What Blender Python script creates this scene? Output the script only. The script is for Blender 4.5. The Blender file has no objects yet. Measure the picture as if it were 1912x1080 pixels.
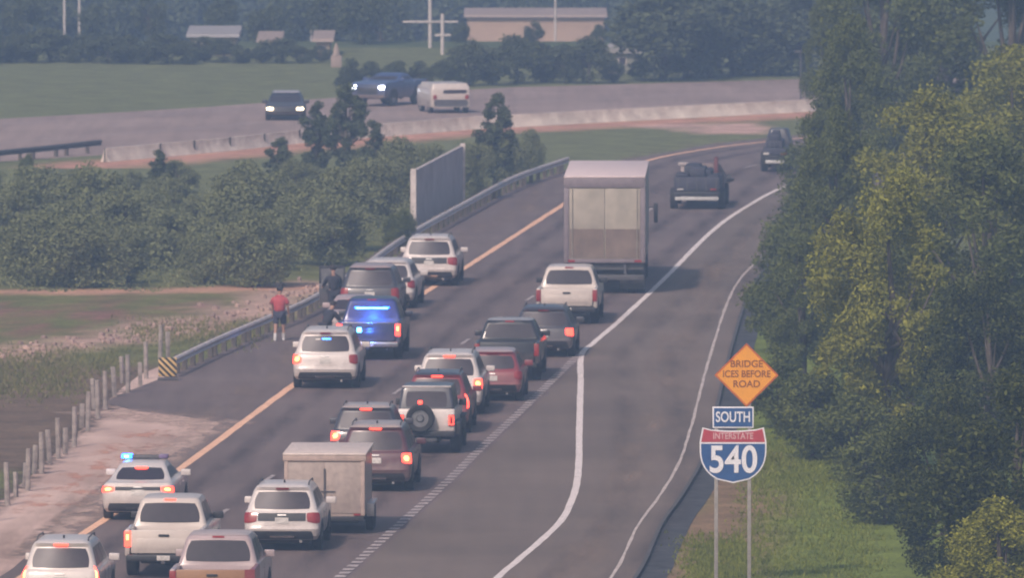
import bpy, bmesh, math, random
from mathutils import Vector, Matrix, noise
R = math.radians
S = bpy.context.scene
C = S.collection
random.seed(7)
# ---------------------------------------------------------------- camera
F, H, YH = 22000.0, 23.5, -720.0
PITCH = math.atan((540 - YH) / F)
cam = bpy.data.cameras.new('camera'); co = bpy.data.objects.new('camera', cam); C.objects.link(co)
cam.sensor_width = 36; cam.lens = 36 * F / 1912
cam.clip_start = 1; cam.clip_end = 6000
co.location = (0, 0, H); co.rotation_euler = (math.pi / 2 - PITCH, 0, 0)
cam.dof.use_dof = True; cam.dof.focus_distance = 262; cam.dof.aperture_fstop = 4.5
S.camera = co
# ---------------------------------------------------------------- world, sun, exposure
SUN_EL, SUN_AZ = 42, 205         # azimuth measured from +Y clockwise: behind the camera, to the left
w = bpy.data.worlds.new('World'); S.world = w; w.use_nodes = True
nt = w.node_tree; bg = nt.nodes['Background']
sky = nt.nodes.new('ShaderNodeTexSky'); sky.sky_type = 'NISHITA'; sky.sun_disc = False
sky.sun_elevation = R(SUN_EL); sky.sun_rotation = R(SUN_AZ); sky.dust_density = 5; sky.air_density = 1.0; sky.ozone_density = .6
nt.links.new(sky.outputs[0], bg.inputs[0]); bg.inputs[1].default_value = 0.09
sl = bpy.data.lights.new('sun', 'SUN'); so = bpy.data.objects.new('sun', sl); C.objects.link(so)
sl.energy = 2.35; sl.angle = R(2.5); sl.color = (1.0, 0.80, 0.70)
sd = Vector((math.sin(R(SUN_AZ)) * math.cos(R(SUN_EL)), math.cos(R(SUN_AZ)) * math.cos(R(SUN_EL)), math.sin(R(SUN_EL))))
so.rotation_euler = sd.to_track_quat('Z', 'Y').to_euler(); so.location = (-20, 0, 60)
S.view_settings.view_transform = 'Standard'; S.view_settings.look = 'None'
S.view_settings.exposure = 0.32; S.view_settings.gamma = 1
S.render.engine = 'CYCLES'
S.cycles.use_denoising = True
S.cycles.max_bounces = 6; S.cycles.volume_bounces = 1; S.cycles.transparent_max_bounces = 8
S.cycles.filter_width = 1.9

# ---------------------------------------------------------------- helpers
def P(x, y, h=0.0):
    """photo pixel -> world point on the level z=h"""
    cp, sp = math.cos(PITCH), math.sin(PITCH)
    u, v = (x - 956) / F, (540 - y) / F
    d = Vector((u, cp + v * sp, -sp + v * cp))
    t = (h - H) / d.z
    return Vector((d.x * t, d.y * t, h))
def PD(x, y, D):
    """photo pixel at a given depth -> world point"""
    cp, sp = math.cos(PITCH), math.sin(PITCH)
    u, v = (x - 956) / F, (540 - y) / F
    d = Vector((u, cp + v * sp, -sp + v * cp))
    return Vector((0, 0, H)) + d * (D / d.y)
def gz(y):                       # ground level along depth
    if y < 650: return 0.0
    if y < 800: return -(y - 650) * 0.06
    return -9.0 + min(9.0, (y - 800) * 0.006)

MATS = {}
def nd(nt, t, **k):
    n = nt.nodes.new(t)
    for a, b in k.items():
        if a.startswith('i_'):
            n.inputs[a[2:].replace('_', ' ')].default_value = b
        else: setattr(n, a, b)
    return n
def mat(name, col, rough=0.6, metal=0.0, coat=0.0, noise_amt=0.12, scale=6.0, bump=0.0, spec=0.5, emit=None, es=0.0, col2=None, scale2=None):
    if name in MATS: return MATS[name]
    m = bpy.data.materials.new(name); m.use_nodes = True; nt = m.node_tree
    b = nt.nodes['Principled BSDF']
    b.inputs['Roughness'].default_value = rough; b.inputs['Metallic'].default_value = metal
    b.inputs['Coat Weight'].default_value = coat; b.inputs['Coat Roughness'].default_value = 0.12
    b.inputs['Specular IOR Level'].default_value = spec
    tc = nd(nt, 'ShaderNodeTexCoord')
    nz = nd(nt, 'ShaderNodeTexNoise', i_Scale=scale, i_Detail=5.0, i_Roughness=0.6)
    nt.links.new(tc.outputs['Object'], nz.inputs['Vector'])
    rp = nd(nt, 'ShaderNodeValToRGB')
    c2 = col2 or [c * (1 - noise_amt * 2) for c in col]
    rp.color_ramp.elements[0].color = (*c2, 1); rp.color_ramp.elements[1].color = (*[min(1, c * (1 + noise_amt)) for c in col], 1)
    rp.color_ramp.elements[0].position = 0.3; rp.color_ramp.elements[1].position = 0.7
    nt.links.new(nz.outputs['Fac'], rp.inputs[0]); nt.links.new(rp.outputs[0], b.inputs['Base Color'])
    if bump:
        bp = nd(nt, 'ShaderNodeBump', i_Strength=bump, i_Distance=0.05)
        nt.links.new(nz.outputs['Fac'], bp.inputs['Height']); nt.links.new(bp.outputs[0], b.inputs['Normal'])
    if emit:
        b.inputs['Emission Color'].default_value = (*emit, 1); b.inputs['Emission Strength'].default_value = es
    MATS[name] = m; return m
def tag(o, label=None, cat=None, group=None, kind=None):
    if label: o['label'] = label
    if cat: o['category'] = cat
    if group: o['group'] = group
    if kind: o['kind'] = kind
    return o
def empty(name, loc=(0, 0, 0), rz=0.0, label=None, cat=None, group=None):
    o = bpy.data.objects.new(name, None); C.objects.link(o)
    o.location = loc; o.rotation_euler = (0, 0, rz); o.empty_display_size = 0.3
    return tag(o, label, cat, group)
def link(name, me, parent=None, loc=None):
    o = bpy.data.objects.new(name, me); C.objects.link(o)
    if parent is not None: o.parent = parent
    if loc is not None: o.location = loc
    return o

ORD = ['first', 'second', 'third', 'fourth', 'fifth', 'sixth', 'seventh', 'eighth', 'ninth', 'tenth', 'eleventh', 'twelfth', 'thirteenth', 'fourteenth', 'fifteenth', 'sixteenth', 'seventeenth', 'eighteenth', 'nineteenth', 'twentieth']
class MB:
    def __init__(s): s.v = []; s.f = []
    def add(s, v, f):
        n = len(s.v); s.v += [tuple(p) for p in v]; s.f += [tuple(i + n for i in q) for q in f]; return s
    def box(s, x0, x1, y0, y1, z0, z1, bev=0.0, M=None):
        if bev:
            bm = bmesh.new(); bmesh.ops.create_cube(bm, size=1)
            for q in bm.verts:
                q.co = Vector(((x0 + x1) / 2 + q.co.x * (x1 - x0), (y0 + y1) / 2 + q.co.y * (y1 - y0), (z0 + z1) / 2 + q.co.z * (z1 - z0)))
            bmesh.ops.bevel(bm, geom=bm.edges[:], offset=bev, segments=2, affect='EDGES', profile=0.5)
            v = [q.co.copy() for q in bm.verts]; f = [[q.index for q in g.verts] for g in bm.faces]; bm.free()
        else:
            v = [Vector((a, b, c)) for a in (x0, x1) for b in (y0, y1) for c in (z0, z1)]
            f = [(0, 1, 3, 2), (4, 6, 7, 5), (0, 4, 5, 1), (2, 3, 7, 6), (0, 2, 6, 4), (1, 5, 7, 3)]
        if M: v = [M @ q for q in v]
        return s.add(v, f)
    def tube(s, pts, rad, n=8, cap=True):
        pts = [Vector(p) for p in pts]; rad = rad if isinstance(rad, (list, tuple)) else [rad] * len(pts)
        v = []; f = []
        for i, p in enumerate(pts):
            d = (pts[min(i + 1, len(pts) - 1)] - pts[max(i - 1, 0)]).normalized()
            a = d.cross(Vector((0, 0, 1)) if abs(d.z) < 0.9 else Vector((1, 0, 0))).normalized(); b = d.cross(a)
            for k in range(n):
                t = 2 * math.pi * k / n; v.append(p + (a * math.cos(t) + b * math.sin(t)) * rad[i])
        for i in range(len(pts) - 1):
            for k in range(n):
                f.append((i * n + k, i * n + (k + 1) % n, (i + 1) * n + (k + 1) % n, (i + 1) * n + k))
        if cap: f.append(tuple(range(n))[::-1]); f.append(tuple((len(pts) - 1) * n + k for k in range(n)))
        return s.add(v, f)
    def lathe_x(s, prof, c, n=24):
        """profile [(x, r)] revolved about the X axis through c"""
        v = []; f = []; m = len(prof)
        for k in range(n):
            t = 2 * math.pi * k / n
            for (x, r) in prof: v.append((c[0] + x, c[1] + r * math.cos(t), c[2] + r * math.sin(t)))
        for k in range(n):
            for j in range(m - 1):
                f.append((k * m + j, ((k + 1) % n) * m + j, ((k + 1) % n) * m + j + 1, k * m + j + 1))
        return s.add(v, f)
    def sphere(s, c, r, n=8, m=6, sc=(1, 1, 1)):
        v = []; f = []
        for j in range(m + 1):
            ph = math.pi * j / m
            for k in range(n):
                t = 2 * math.pi * k / n
                v.append((c[0] + r * sc[0] * math.sin(ph) * math.cos(t), c[1] + r * sc[1] * math.sin(ph) * math.sin(t), c[2] + r * sc[2] * math.cos(ph)))
        for j in range(m):
            for k in range(n): f.append((j * n + k, j * n + (k + 1) % n, (j + 1) * n + (k + 1) % n, (j + 1) * n + k))
        return s.add(v, f)
    def mesh(s, name, m, smooth=True, angle=35):
        me = bpy.data.meshes.new(name); me.from_pydata(s.v, [], s.f); me.validate()
        bm = bmesh.new(); bm.from_mesh(me); bmesh.ops.recalc_face_normals(bm, faces=bm.faces[:]); bm.to_mesh(me); bm.free()
        if m: me.materials.append(m)
        if smooth:
            me.shade_smooth()
            try: me.set_sharp_from_angle(angle=R(angle))
            except Exception: pass
        return me
    def build(s, name, m, parent=None, loc=None, smooth=True, angle=35):
        return link(name, s.mesh(name, m, smooth, angle), parent, loc)

def catmull(pts, step=1.0):
    pts = [Vector(p) for p in pts]; q = [pts[0] * 2 - pts[1]] + pts + [pts[-1] * 2 - pts[-2]]; out = []
    for i in range(1, len(q) - 2):
        n = max(1, int((q[i + 1] - q[i]).length / step))
        for k in range(n):
            t = k / n
            out.append(0.5 * ((2 * q[i]) + (q[i + 1] - q[i - 1]) * t + (2 * q[i - 1] - 5 * q[i] + 4 * q[i + 1] - q[i + 2]) * t * t + (3 * q[i] - q[i - 1] - 3 * q[i + 1] + q[i + 2]) * t ** 3))
    out.append(q[-2]); return out
def strip(mb, pts, w0, z, jag=0.0, thick=0.0):
    v = []; f = []
    for i, p in enumerate(pts):
        d = (pts[min(i + 1, len(pts) - 1)] - pts[max(i - 1, 0)]); d.z = 0; d.normalize(); n = Vector((d.y, -d.x, 0))
        a = w0 / 2 * (1 + random.uniform(-jag, jag)); b = w0 / 2 * (1 + random.uniform(-jag, jag))
        v += [Vector((p.x, p.y, z)) - n * a, Vector((p.x, p.y, z)) + n * b]
        if i: k = 2 * i; f.append((k - 2, k - 1, k + 1, k))
    mb.add(v, f)

# ---------------------------------------------------------------- materials
def ground_mat():
    m = bpy.data.materials.new('ground'); m.use_nodes = True; nt = m.node_tree; b = nt.nodes['Principled BSDF']
    b.inputs['Roughness'].default_value = 0.95; b.inputs['Specular IOR Level'].default_value = 0.1
    at = nd(nt, 'ShaderNodeAttribute', attribute_name='Col')
    tc = nd(nt, 'ShaderNodeTexCoord')
    n1 = nd(nt, 'ShaderNodeTexNoise', i_Scale=0.55, i_Detail=8.0, i_Roughness=0.68)
    n2 = nd(nt, 'ShaderNodeTexNoise', i_Scale=7.0, i_Detail=6.0, i_Roughness=0.7)
    for n in (n1, n2): nt.links.new(tc.outputs['Object'], n.inputs['Vector'])
    r1 = nd(nt, 'ShaderNodeMapRange'); r1.inputs[1].default_value = .3; r1.inputs[2].default_value = .7; r1.inputs[3].default_value = .62; r1.inputs[4].default_value = 1.35
    r2 = nd(nt, 'ShaderNodeMapRange'); r2.inputs[1].default_value = .3; r2.inputs[2].default_value = .7; r2.inputs[3].default_value = .6; r2.inputs[4].default_value = 1.4
    nt.links.new(n1.outputs['Fac'], r1.inputs[0]); nt.links.new(n2.outputs['Fac'], r2.inputs[0])
    mu = nd(nt, 'ShaderNodeMath', operation='MULTIPLY'); nt.links.new(r1.outputs[0], mu.inputs[0]); nt.links.new(r2.outputs[0], mu.inputs[1])
    mx = nd(nt, 'ShaderNodeVectorMath', operation='SCALE'); nt.links.new(at.outputs['Color'], mx.inputs[0]); nt.links.new(mu.outputs[0], mx.inputs['Scale'])
    nt.links.new(mx.outputs[0], b.inputs['Base Color'])
    bp = nd(nt, 'ShaderNodeBump', i_Strength=0.7, i_Distance=0.12); nt.links.new(n2.outputs['Fac'], bp.inputs['Height']); nt.links.new(bp.outputs[0], b.inputs['Normal'])
    return m
def asphalt_mat(name, col, col2, streak=0.5):
    m = bpy.data.materials.new(name); m.use_nodes = True; nt = m.node_tree; b = nt.nodes['Principled BSDF']
    b.inputs['Roughness'].default_value = 0.8; b.inputs['Specular IOR Level'].default_value = 0.35
    tc = nd(nt, 'ShaderNodeTexCoord')
    mp = nd(nt, 'ShaderNodeMapping'); mp.inputs['Rotation'].default_value = (0, 0, R(5)); mp.inputs['Scale'].default_value = (1.2, 0.05, 1)
    n0 = nd(nt, 'ShaderNodeTexNoise', i_Scale=1.4, i_Detail=5.0, i_Roughness=0.6)     # wheel-track streaks along the road
    n1 = nd(nt, 'ShaderNodeTexNoise', i_Scale=0.12, i_Detail=6.0, i_Roughness=0.6)
    n2 = nd(nt, 'ShaderNodeTexNoise', i_Scale=14.0, i_Detail=4.0, i_Roughness=0.7)
    nt.links.new(tc.outputs['Object'], mp.inputs[0]); nt.links.new(mp.outputs[0], n0.inputs['Vector'])
    nt.links.new(tc.outputs['Object'], n1.inputs['Vector']); nt.links.new(tc.outputs['Object'], n2.inputs['Vector'])
    ad = nd(nt, 'ShaderNodeMix', data_type='FLOAT'); ad.inputs[0].default_value = streak
    nt.links.new(n1.outputs['Fac'], ad.inputs[2]); nt.links.new(n0.outputs['Fac'], ad.inputs[3])
    a2 = nd(nt, 'ShaderNodeMix', data_type='FLOAT'); a2.inputs[0].default_value = 0.22
    nt.links.new(ad.outputs[0], a2.inputs[2]); nt.links.new(n2.outputs['Fac'], a2.inputs[3])
    rp = nd(nt, 'ShaderNodeValToRGB'); rp.color_ramp.elements[0].color = (*col, 1); rp.color_ramp.elements[1].color = (*col2, 1)
    rp.color_ramp.elements[0].position = .42; rp.color_ramp.elements[1].position = .60
    nt.links.new(a2.outputs[0], rp.inputs[0]); nt.links.new(rp.outputs[0], b.inputs['Base Color'])
    bp = nd(nt, 'ShaderNodeBump', i_Strength=0.3, i_Distance=0.01); nt.links.new(n2.outputs['Fac'], bp.inputs['Height']); nt.links.new(bp.outputs[0], b.inputs['Normal'])
    return m
def leaf_mat(name, a, b_, c):
    m = bpy.data.materials.new(name); m.use_nodes = True; nt = m.node_tree
    out = nt.nodes['Material Output']; nt.nodes.remove(nt.nodes['Principled BSDF'])
    ge = nd(nt, 'ShaderNodeNewGeometry'); tc = nd(nt, 'ShaderNodeTexCoord')
    nz = nd(nt, 'ShaderNodeTexNoise', i_Scale=0.9, i_Detail=2.0); nt.links.new(tc.outputs['Object'], nz.inputs['Vector'])
    mx = nd(nt, 'ShaderNodeMix', data_type='FLOAT'); mx.inputs[0].default_value = 0.5
    nt.links.new(ge.outputs['Random Per Island'], mx.inputs[2]); nt.links.new(nz.outputs['Fac'], mx.inputs[3])
    rp = nd(nt, 'ShaderNodeValToRGB'); e = rp.color_ramp.elements
    e[0].color = (*a, 1); e[0].position = .22; e[1].color = (*c, 1); e[1].position = .8; k = e.new(.5); k.color = (*b_, 1)
    nt.links.new(mx.outputs[0], rp.inputs[0])
    df = nd(nt, 'ShaderNodeBsdfDiffuse'); tr = nd(nt, 'ShaderNodeBsdfTranslucent'); ms = nd(nt, 'ShaderNodeMixShader'); ms.inputs[0].default_value = .3
    for s_ in (df, tr): nt.links.new(rp.outputs[0], s_.inputs['Color'])
    nt.links.new(df.outputs[0], ms.inputs[1]); nt.links.new(tr.outputs[0], ms.inputs[2]); nt.links.new(ms.outputs[0], out.inputs[0])
    return m
GROUND = ground_mat()
ASPH = asphalt_mat('asphalt', (.128, .095, .089), (.190, .143, .133))
RAMP = asphalt_mat('ramp_asphalt', (.140, .108, .090), (.195, .150, .126), .3)
FAR_ROAD = asphalt_mat('far_concrete', (.25, .185, .165), (.37, .28, .25), .5)
PALE = asphalt_mat('pale_dirt', (.46, .32, .27), (.70, .52, .45), .15)
WHITE_LINE = mat('white_line', (.80, .72, .70), .7, noise_amt=.12, scale=3)
WORN_LINE = mat('worn_line', (.44, .38, .38), .8, noise_amt=.25, scale=3)
YELLOW_LINE = mat('yellow_line', (.96, .55, .36), .7, noise_amt=.12, scale=2)
CONC = mat('concrete', (.90, .76, .66), .85, noise_amt=.2, scale=1.2, bump=.2)
STEEL = mat('galvanised_steel', (.66, .58, .56), .5, .1, noise_amt=.15, scale=3)
DARK_STEEL = mat('dark_steel', (.10, .09, .095), .6, .3, noise_amt=.2)
WOOD = mat('grey_wood', (.34, .29, .27), .85, noise_amt=.25, scale=4, bump=.3)
BARK = mat('bark', (.11, .09, .075), .9, noise_amt=.3, scale=3, bump=.5)
TYRE = mat('tyre_rubber', (.022, .021, .023), .8, noise_amt=.2)
RIM = mat('alloy_rim', (.42, .42, .44), .3, .8)
BLACK = mat('black_plastic', (.030, .029, .033), .55, noise_amt=.2)
GREYP = mat('grey_plastic', (.09, .085, .09), .55, noise_amt=.2)
GLASS = mat('tinted_glass', (.045, .036, .046), .35, spec=.3, noise_amt=.1)
CHROME = mat('chrome', (.62, .60, .60), .25, .9)
PLATE = mat('licence_plate', (.55, .52, .5), .5, noise_amt=.2, scale=20)
RED_LENS = mat('red_lens', (.28, .02, .02), .25, coat=.5)
RED_LIT = mat('lit_red_lamp', (.6, .03, .02), .3, emit=(1, .055, .03), es=5.0)
HOT_LIT = mat('lit_amber_core', (.8, .2, .05), .3, emit=(1, .42, .10), es=6.0)
BLUE_LIT = mat('lit_blue_lamp', (.1, .3, .9), .3, emit=(.01, .13, 1), es=9.0)
CYAN_LIT = mat('lit_cyan_core', (.2, .6, .9), .3, emit=(.08, .50, 1), es=12.0)
AMBER = mat('lit_amber_lamp', (.7, .25, .05), .3, emit=(1, .3, .05), es=2.5)
HEAD_LIT = mat('lit_headlamp', (.9, .85, .8), .2, emit=(1, .80, .5), es=11.0)
HEAD_BLUE = mat('lit_cool_headlamp', (.9, .9, .95), .2, emit=(.85, .9, 1), es=12.0)
def paint(name, col, rough=.38, coat=.5):
    if name in MATS: return MATS[name]
    m = mat(name, col, rough, coat=coat, noise_amt=.05, scale=1.5); nt = m.node_tree; b = nt.nodes['Principled BSDF']
    src = b.inputs['Base Color'].links[0].from_socket; tc = nd(nt, 'ShaderNodeTexCoord'); sx = nd(nt, 'ShaderNodeSeparateXYZ'); nz = nd(nt, 'ShaderNodeTexNoise', i_Scale=3.5, i_Detail=6.0, i_Roughness=.7)
    nt.links.new(tc.outputs['Object'], sx.inputs[0]); nt.links.new(tc.outputs['Object'], nz.inputs['Vector'])
    h = nd(nt, 'ShaderNodeMapRange'); h.inputs[1].default_value = 1.15; h.inputs[2].default_value = .3; h.inputs[3].default_value = -.30; h.inputs[4].default_value = .42
    nt.links.new(sx.outputs['Z'], h.inputs[0]); ad = nd(nt, 'ShaderNodeMath', operation='ADD', use_clamp=True); nt.links.new(h.outputs[0], ad.inputs[0]); nt.links.new(nz.outputs['Fac'], ad.inputs[1])
    mp = nd(nt, 'ShaderNodeMapRange'); mp.inputs[1].default_value = .35; mp.inputs[2].default_value = .95; mp.inputs[4].default_value = .55; nt.links.new(ad.outputs[0], mp.inputs[0])
    mx = nd(nt, 'ShaderNodeMix', data_type='RGBA'); mx.inputs[7].default_value = (.20, .16, .14, 1); nt.links.new(mp.outputs[0], mx.inputs[0]); nt.links.new(src, mx.inputs[6]); nt.links.new(mx.outputs[2], b.inputs['Base Color'])
    return m
WHITE = paint('white_paint', (.66, .60, .58)); WHITE2 = paint('warm_white_paint', (.60, .53, .49))
MAROON = paint('maroon_paint', (.10, .035, .045)); REDP = paint('red_paint', (.24, .045, .055)); DKBLUE = paint('dark_blue_paint', (.030, .032, .055))
BLACKP = paint('black_paint', (.025, .024, .03)); DKGREY = paint('dark_grey_paint', (.055, .052, .065)); BRONZE = paint('bronze_paint', (.30, .15, .07))
NAVY = paint('blue_paint', (.05, .08, .20)); ROSE = paint('silver_rose_paint', (.42, .33, .34)); TRAILP = paint('trailer_paint', (.38, .30, .27), .5, .2)

# ---------------------------------------------------------------- ground
def lin(p, a, b):
    """distance from p to segment a-b, in metres, plus t"""
    ab = b - a; t = max(0, min(1, (p - a).dot(ab) / ab.length_squared)); return (a + ab * t - p).length
def poly_d(p, pl): return min(lin(p, pl[i], pl[i + 1]) for i in range(len(pl) - 1))
RUB = [P(*q) for q in ((-60, 672), (130, 640), (240, 632), (330, 606), (450, 586), (545, 556), (600, 530))]
ORG = [P(*q) for q in ((-100, 546), (120, 546), (330, 543), (560, 535))]
REDB = [P(*q) for q in ((-80, 600), (150, 596), (330, 588))]
FARS = [P(*q) for q in ((150, 312), (300, 298), (430, 287), (560, 272), (700, 261), (870, 246), (1000, 240), (1200, 230), (1400, 219), (1600, 208))]
PATCH = [P(*q) for q in ((1270, 236), (1330, 234), (1360, 246))]
BRN = [P(*q) for q in ((-60, 850), (30, 800), (110, 760), (190, 700))]
GR_L, GR_R, GR_F = (.165, .175, .06), (.17, .215, .035), (.17, .185, .08)
def mixc(a, b, t): return tuple(x + (y - x) * t for x, y in zip(a, b))
def sm(d, r0, r1): return max(0.0, min(1.0, (r1 - d) / (r1 - r0)))
def gcol(x, y):
    p = Vector((x, y, 0)); n = noise.noise(Vector((x * .5, y * .18, 3))) * .5 + noise.noise(Vector((x * 1.7, y * .6, 9))) * .35
    if y > 640: c = (.10, .13, .06)
    elif x < 4 and y < 480: c = GR_L
    elif y < 420: c = GR_R
    else: c = GR_F
    if y < 470 and x < 2:
        n2 = noise.noise(Vector((x * .9, y * .12, 20))) * .6 + noise.noise(Vector((x * 2.5, y * .5, 30))) * .5; c = mixc(c, (.28, .145, .12), max(0, min(1, .30 + n2 * 1.7)) * sm(poly_d(p, REDB) + n * 9, 4, 17))
        c = mixc(c, (.52, .36, .29), sm(poly_d(p, RUB) + n * 3.0, .3, 2.6))
        c = mixc(c, (.62, .36, .26), sm(poly_d(p, ORG) + n * 2, .3, 2.2))
        c = mixc(c, (.19, .125, .10), .85 * sm(poly_d(p, BRN) + n * 5, 3, 9))
    if y > 500:
        c = mixc(c, (.55, .30, .22), sm(poly_d(p, FARS) + n * 1.8, 1.0, 3.6))
        c = mixc(c, (.60, .40, .34), sm(poly_d(p, PATCH) + n * 2.5, 1.0, 3.0))
    if 3 < x < 9 and y < 330: c = mixc(c, (.27, .17, .11), .9 * sm(abs(x - 4.7 - (y - 285) * .03) + n * 1.8, .5, 2.2))
    return c
def build_ground():
    xs = [-1800, -700, -260, -110, -60, -40] + [-34 + .45 * i for i in range(150)] + [40, 60, 110, 260, 700, 1800]
    ys = [-60, 60, 160, 220, 250] + [262 + 1.25 * i for i in range(312)] + [660 + 14 * i for i in range(20)] + [980, 1100, 1400, 1900]
    v = []; col = []
    for y in ys:
        for x in xs:
            z = gz(y)
            v.append((x, y, z))
            col.append((*gcol(x, y), 1) if -36 < x < 36 and 240 < y < 660 else (*((.10, .13, .06) if y > 640 else (.12, .15, .06)), 1))
    nx = len(xs); f = [(j * nx + i, j * nx + i + 1, (j + 1) * nx + i + 1, (j + 1) * nx + i) for j in range(len(ys) - 1) for i in range(nx - 1)]
    me = bpy.data.meshes.new('ground'); me.from_pydata(v, [], f); me.materials.append(GROUND)
    a = me.color_attributes.new('Col', 'FLOAT_COLOR', 'POINT')
    a.data.foreach_set('color', [q for c in col for q in c]); me.shade_smooth()
    tag(link('ground', me), kind='structure')
build_ground()

def wall_along(mb, pts, prof, closed=False):
    """sweep profile [(offset, z)] along pts"""
    v = []; f = []; m = len(prof)
    for i, p in enumerate(pts):
        d = (pts[min(i + 1, len(pts) - 1)] - pts[max(i - 1, 0)]); d.z = 0; d.normalize(); n = Vector((d.y, -d.x, 0))
        for (o, z) in prof: v.append(Vector((p.x, p.y, z)) + n * o)
    for i in range(len(pts) - 1):
        for j in range(m):
            k = (j + 1) % m; f.append((i * m + j, (i + 1) * m + j, (i + 1) * m + k, i * m + k))
    f.append(tuple(range(m))); f.append(tuple((len(pts) - 1) * m + j for j in range(m))[::-1]); mb.add(v, f)
def poly_sheet(name, px, z, m, kind='structure'):
    bm = bmesh.new(); vs = [bm.verts.new(Vector((p.x, p.y, z))) for p in px]; fa = bm.faces.new(vs)
    bmesh.ops.triangulate(bm, faces=[fa]); 
    for q in bm.faces:
        if q.normal.z < 0: q.normal_flip()
    me = bpy.data.meshes.new(name); bm.to_mesh(me); bm.free(); me.materials.append(m)
    o = link(name, me); o['kind'] = kind; return o
def W_(pts, step=2.0): return catmull([P(*q) for q in pts], step)
YEL = [(-60, 1150), (60, 1066), (145, 1005), (325, 885), (545, 722), (665, 637), (785, 553), (865, 503), (1050, 384), (1130, 335), (1210, 300), (1330, 277), (1420, 266), (1560, 252), (1750, 238)]
DOT = [(520, 1180), (640, 1075), (733, 993), (833, 903), (900, 837), (977, 765), (1030, 713), (1085, 660)]
WHT = [(830, 1180), (930, 1080), (965, 1050), (1040, 983), (1066, 940), (1079, 890), (1082, 800), (1084, 720), (1086, 664), (1110, 640), (1160, 597), (1240, 522), (1330, 432), (1400, 383), (1475, 345), (1600, 305), (1750, 275)]
EDGE = [(1060, 1180), (1145, 1076), (1190, 985), (1225, 937), (1265, 872), (1290, 800), (1311, 720), (1332, 645), (1360, 562), (1395, 507), (1475, 438), (1560, 390), (1700, 340)]
LEFT = [(-110, 1150), (25, 1062), (95, 1000), (185, 942), (290, 868), (350, 832), (412, 790), (330, 777), (250, 768), (195, 752), (235, 733), (305, 706), (400, 664), (505, 618), (582, 585), (670, 530), (755, 468), (870, 400), (960, 352), (1060, 316), (1210, 291), (1330, 269), (1420, 259), (1560, 246), (1750, 232)]
poly_sheet('median_apron', [P(*q) for q in [(-160, 1130), (-90, 1000), (0, 936), (60, 888), (100, 850), (160, 795), (215, 735), (262, 700), (306, 682), (330, 690), (330, 706), (440, 760), (450, 800), (330, 900), (190, 1000), (60, 1080), (-60, 1170)]], .004, PALE)
le = [P(*q) for q in LEFT]; re_ = [p + Vector((.55, -.05, 0)) for p in W_(EDGE, 4)]
poly_sheet('highway', le + re_[::-1], .008, ASPH)
# the merging ramp, a slightly browner surfacing right of the lines
wl = W_(WHT, 3); i0 = next(i for i, p in enumerate(wl) if p.y > P(1086, 664).y)
dl = W_(DOT, 3)
poly_sheet('entry_ramp', [p + Vector((.25, 0, 0)) for p in dl] + [p + Vector((.1, 0, 0)) for p in wl[i0:]] + [p - Vector((.02, 0, 0)) for p in re_[::-1]], .012, RAMP)
gu = [p + Vector((.55, -.03, 0)) for p in W_(EDGE, 2)]
mb = MB(); wall_along(mb, gu, [(0, 0), (.12, 0), (.12, .10), (.02, .10)]); tag(mb.build('kerb', mat('kerb_dark', (.085, .08, .085), .85, noise_amt=.3)), kind='structure')
mb = MB(); strip(mb, [p + Vector((.46, 0, 0)) for p in gu], .66, .010, .06); tag(mb.build('gutter', mat('gutter_dark', (.06, .06, .065), .8, noise_amt=.4, scale=1.5)), kind='structure')
mb = MB(); strip(mb, W_(YEL, 1.5), .24, .016, .12); tag(mb.build('yellow_edge_line', YELLOW_LINE, smooth=False), kind='structure')
mb = MB(); strip(mb, W_(WHT, 1.0), .19, .018, .10); tag(mb.build('white_lane_line', WHITE_LINE, smooth=False), kind='structure')
mb = MB(); strip(mb, W_(EDGE, 1.5), .085, .020, .35); tag(mb.build('white_edge_line', mat('dull_line', (.56, .49, .46), .8, noise_amt=.25, scale=3), smooth=False), kind='structure')
mb = MB(); dd = W_(DOT, .05); acc = 0; k0 = 0; v = []; 
def along(pts, s0, s1):
    out = []; acc = 0
    for a, b in zip(pts, pts[1:]):
        l = (b - a).length
        if acc + l >= s0 and acc <= s1: out.append(a)
        acc += l
    return out
tot = sum((b - a).length for a, b in zip(dd, dd[1:])); s0 = 0
while s0 < tot - 1:
    seg = along(dd, s0, s0 + .62)
    if len(seg) > 1: strip(mb, [seg[0], seg[-1]], .27, .022, .12)
    s0 += 1.08
tag(mb.build('dotted_line', WORN_LINE, smooth=False), kind='structure')
def offset_line(l1, l2, t): 
    a_, b_ = W_(l1, 4), W_(l2, 4); out = []
    for i in range(0, 40): p = a_[int(i / 39 * (len(a_) - 1))]; q = b_[int(i / 39 * (len(b_) - 1))]; out.append(p.lerp(q, t) + Vector((random.gauss(0, .05), 0, 0)))
    return catmull(out, .8)
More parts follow.
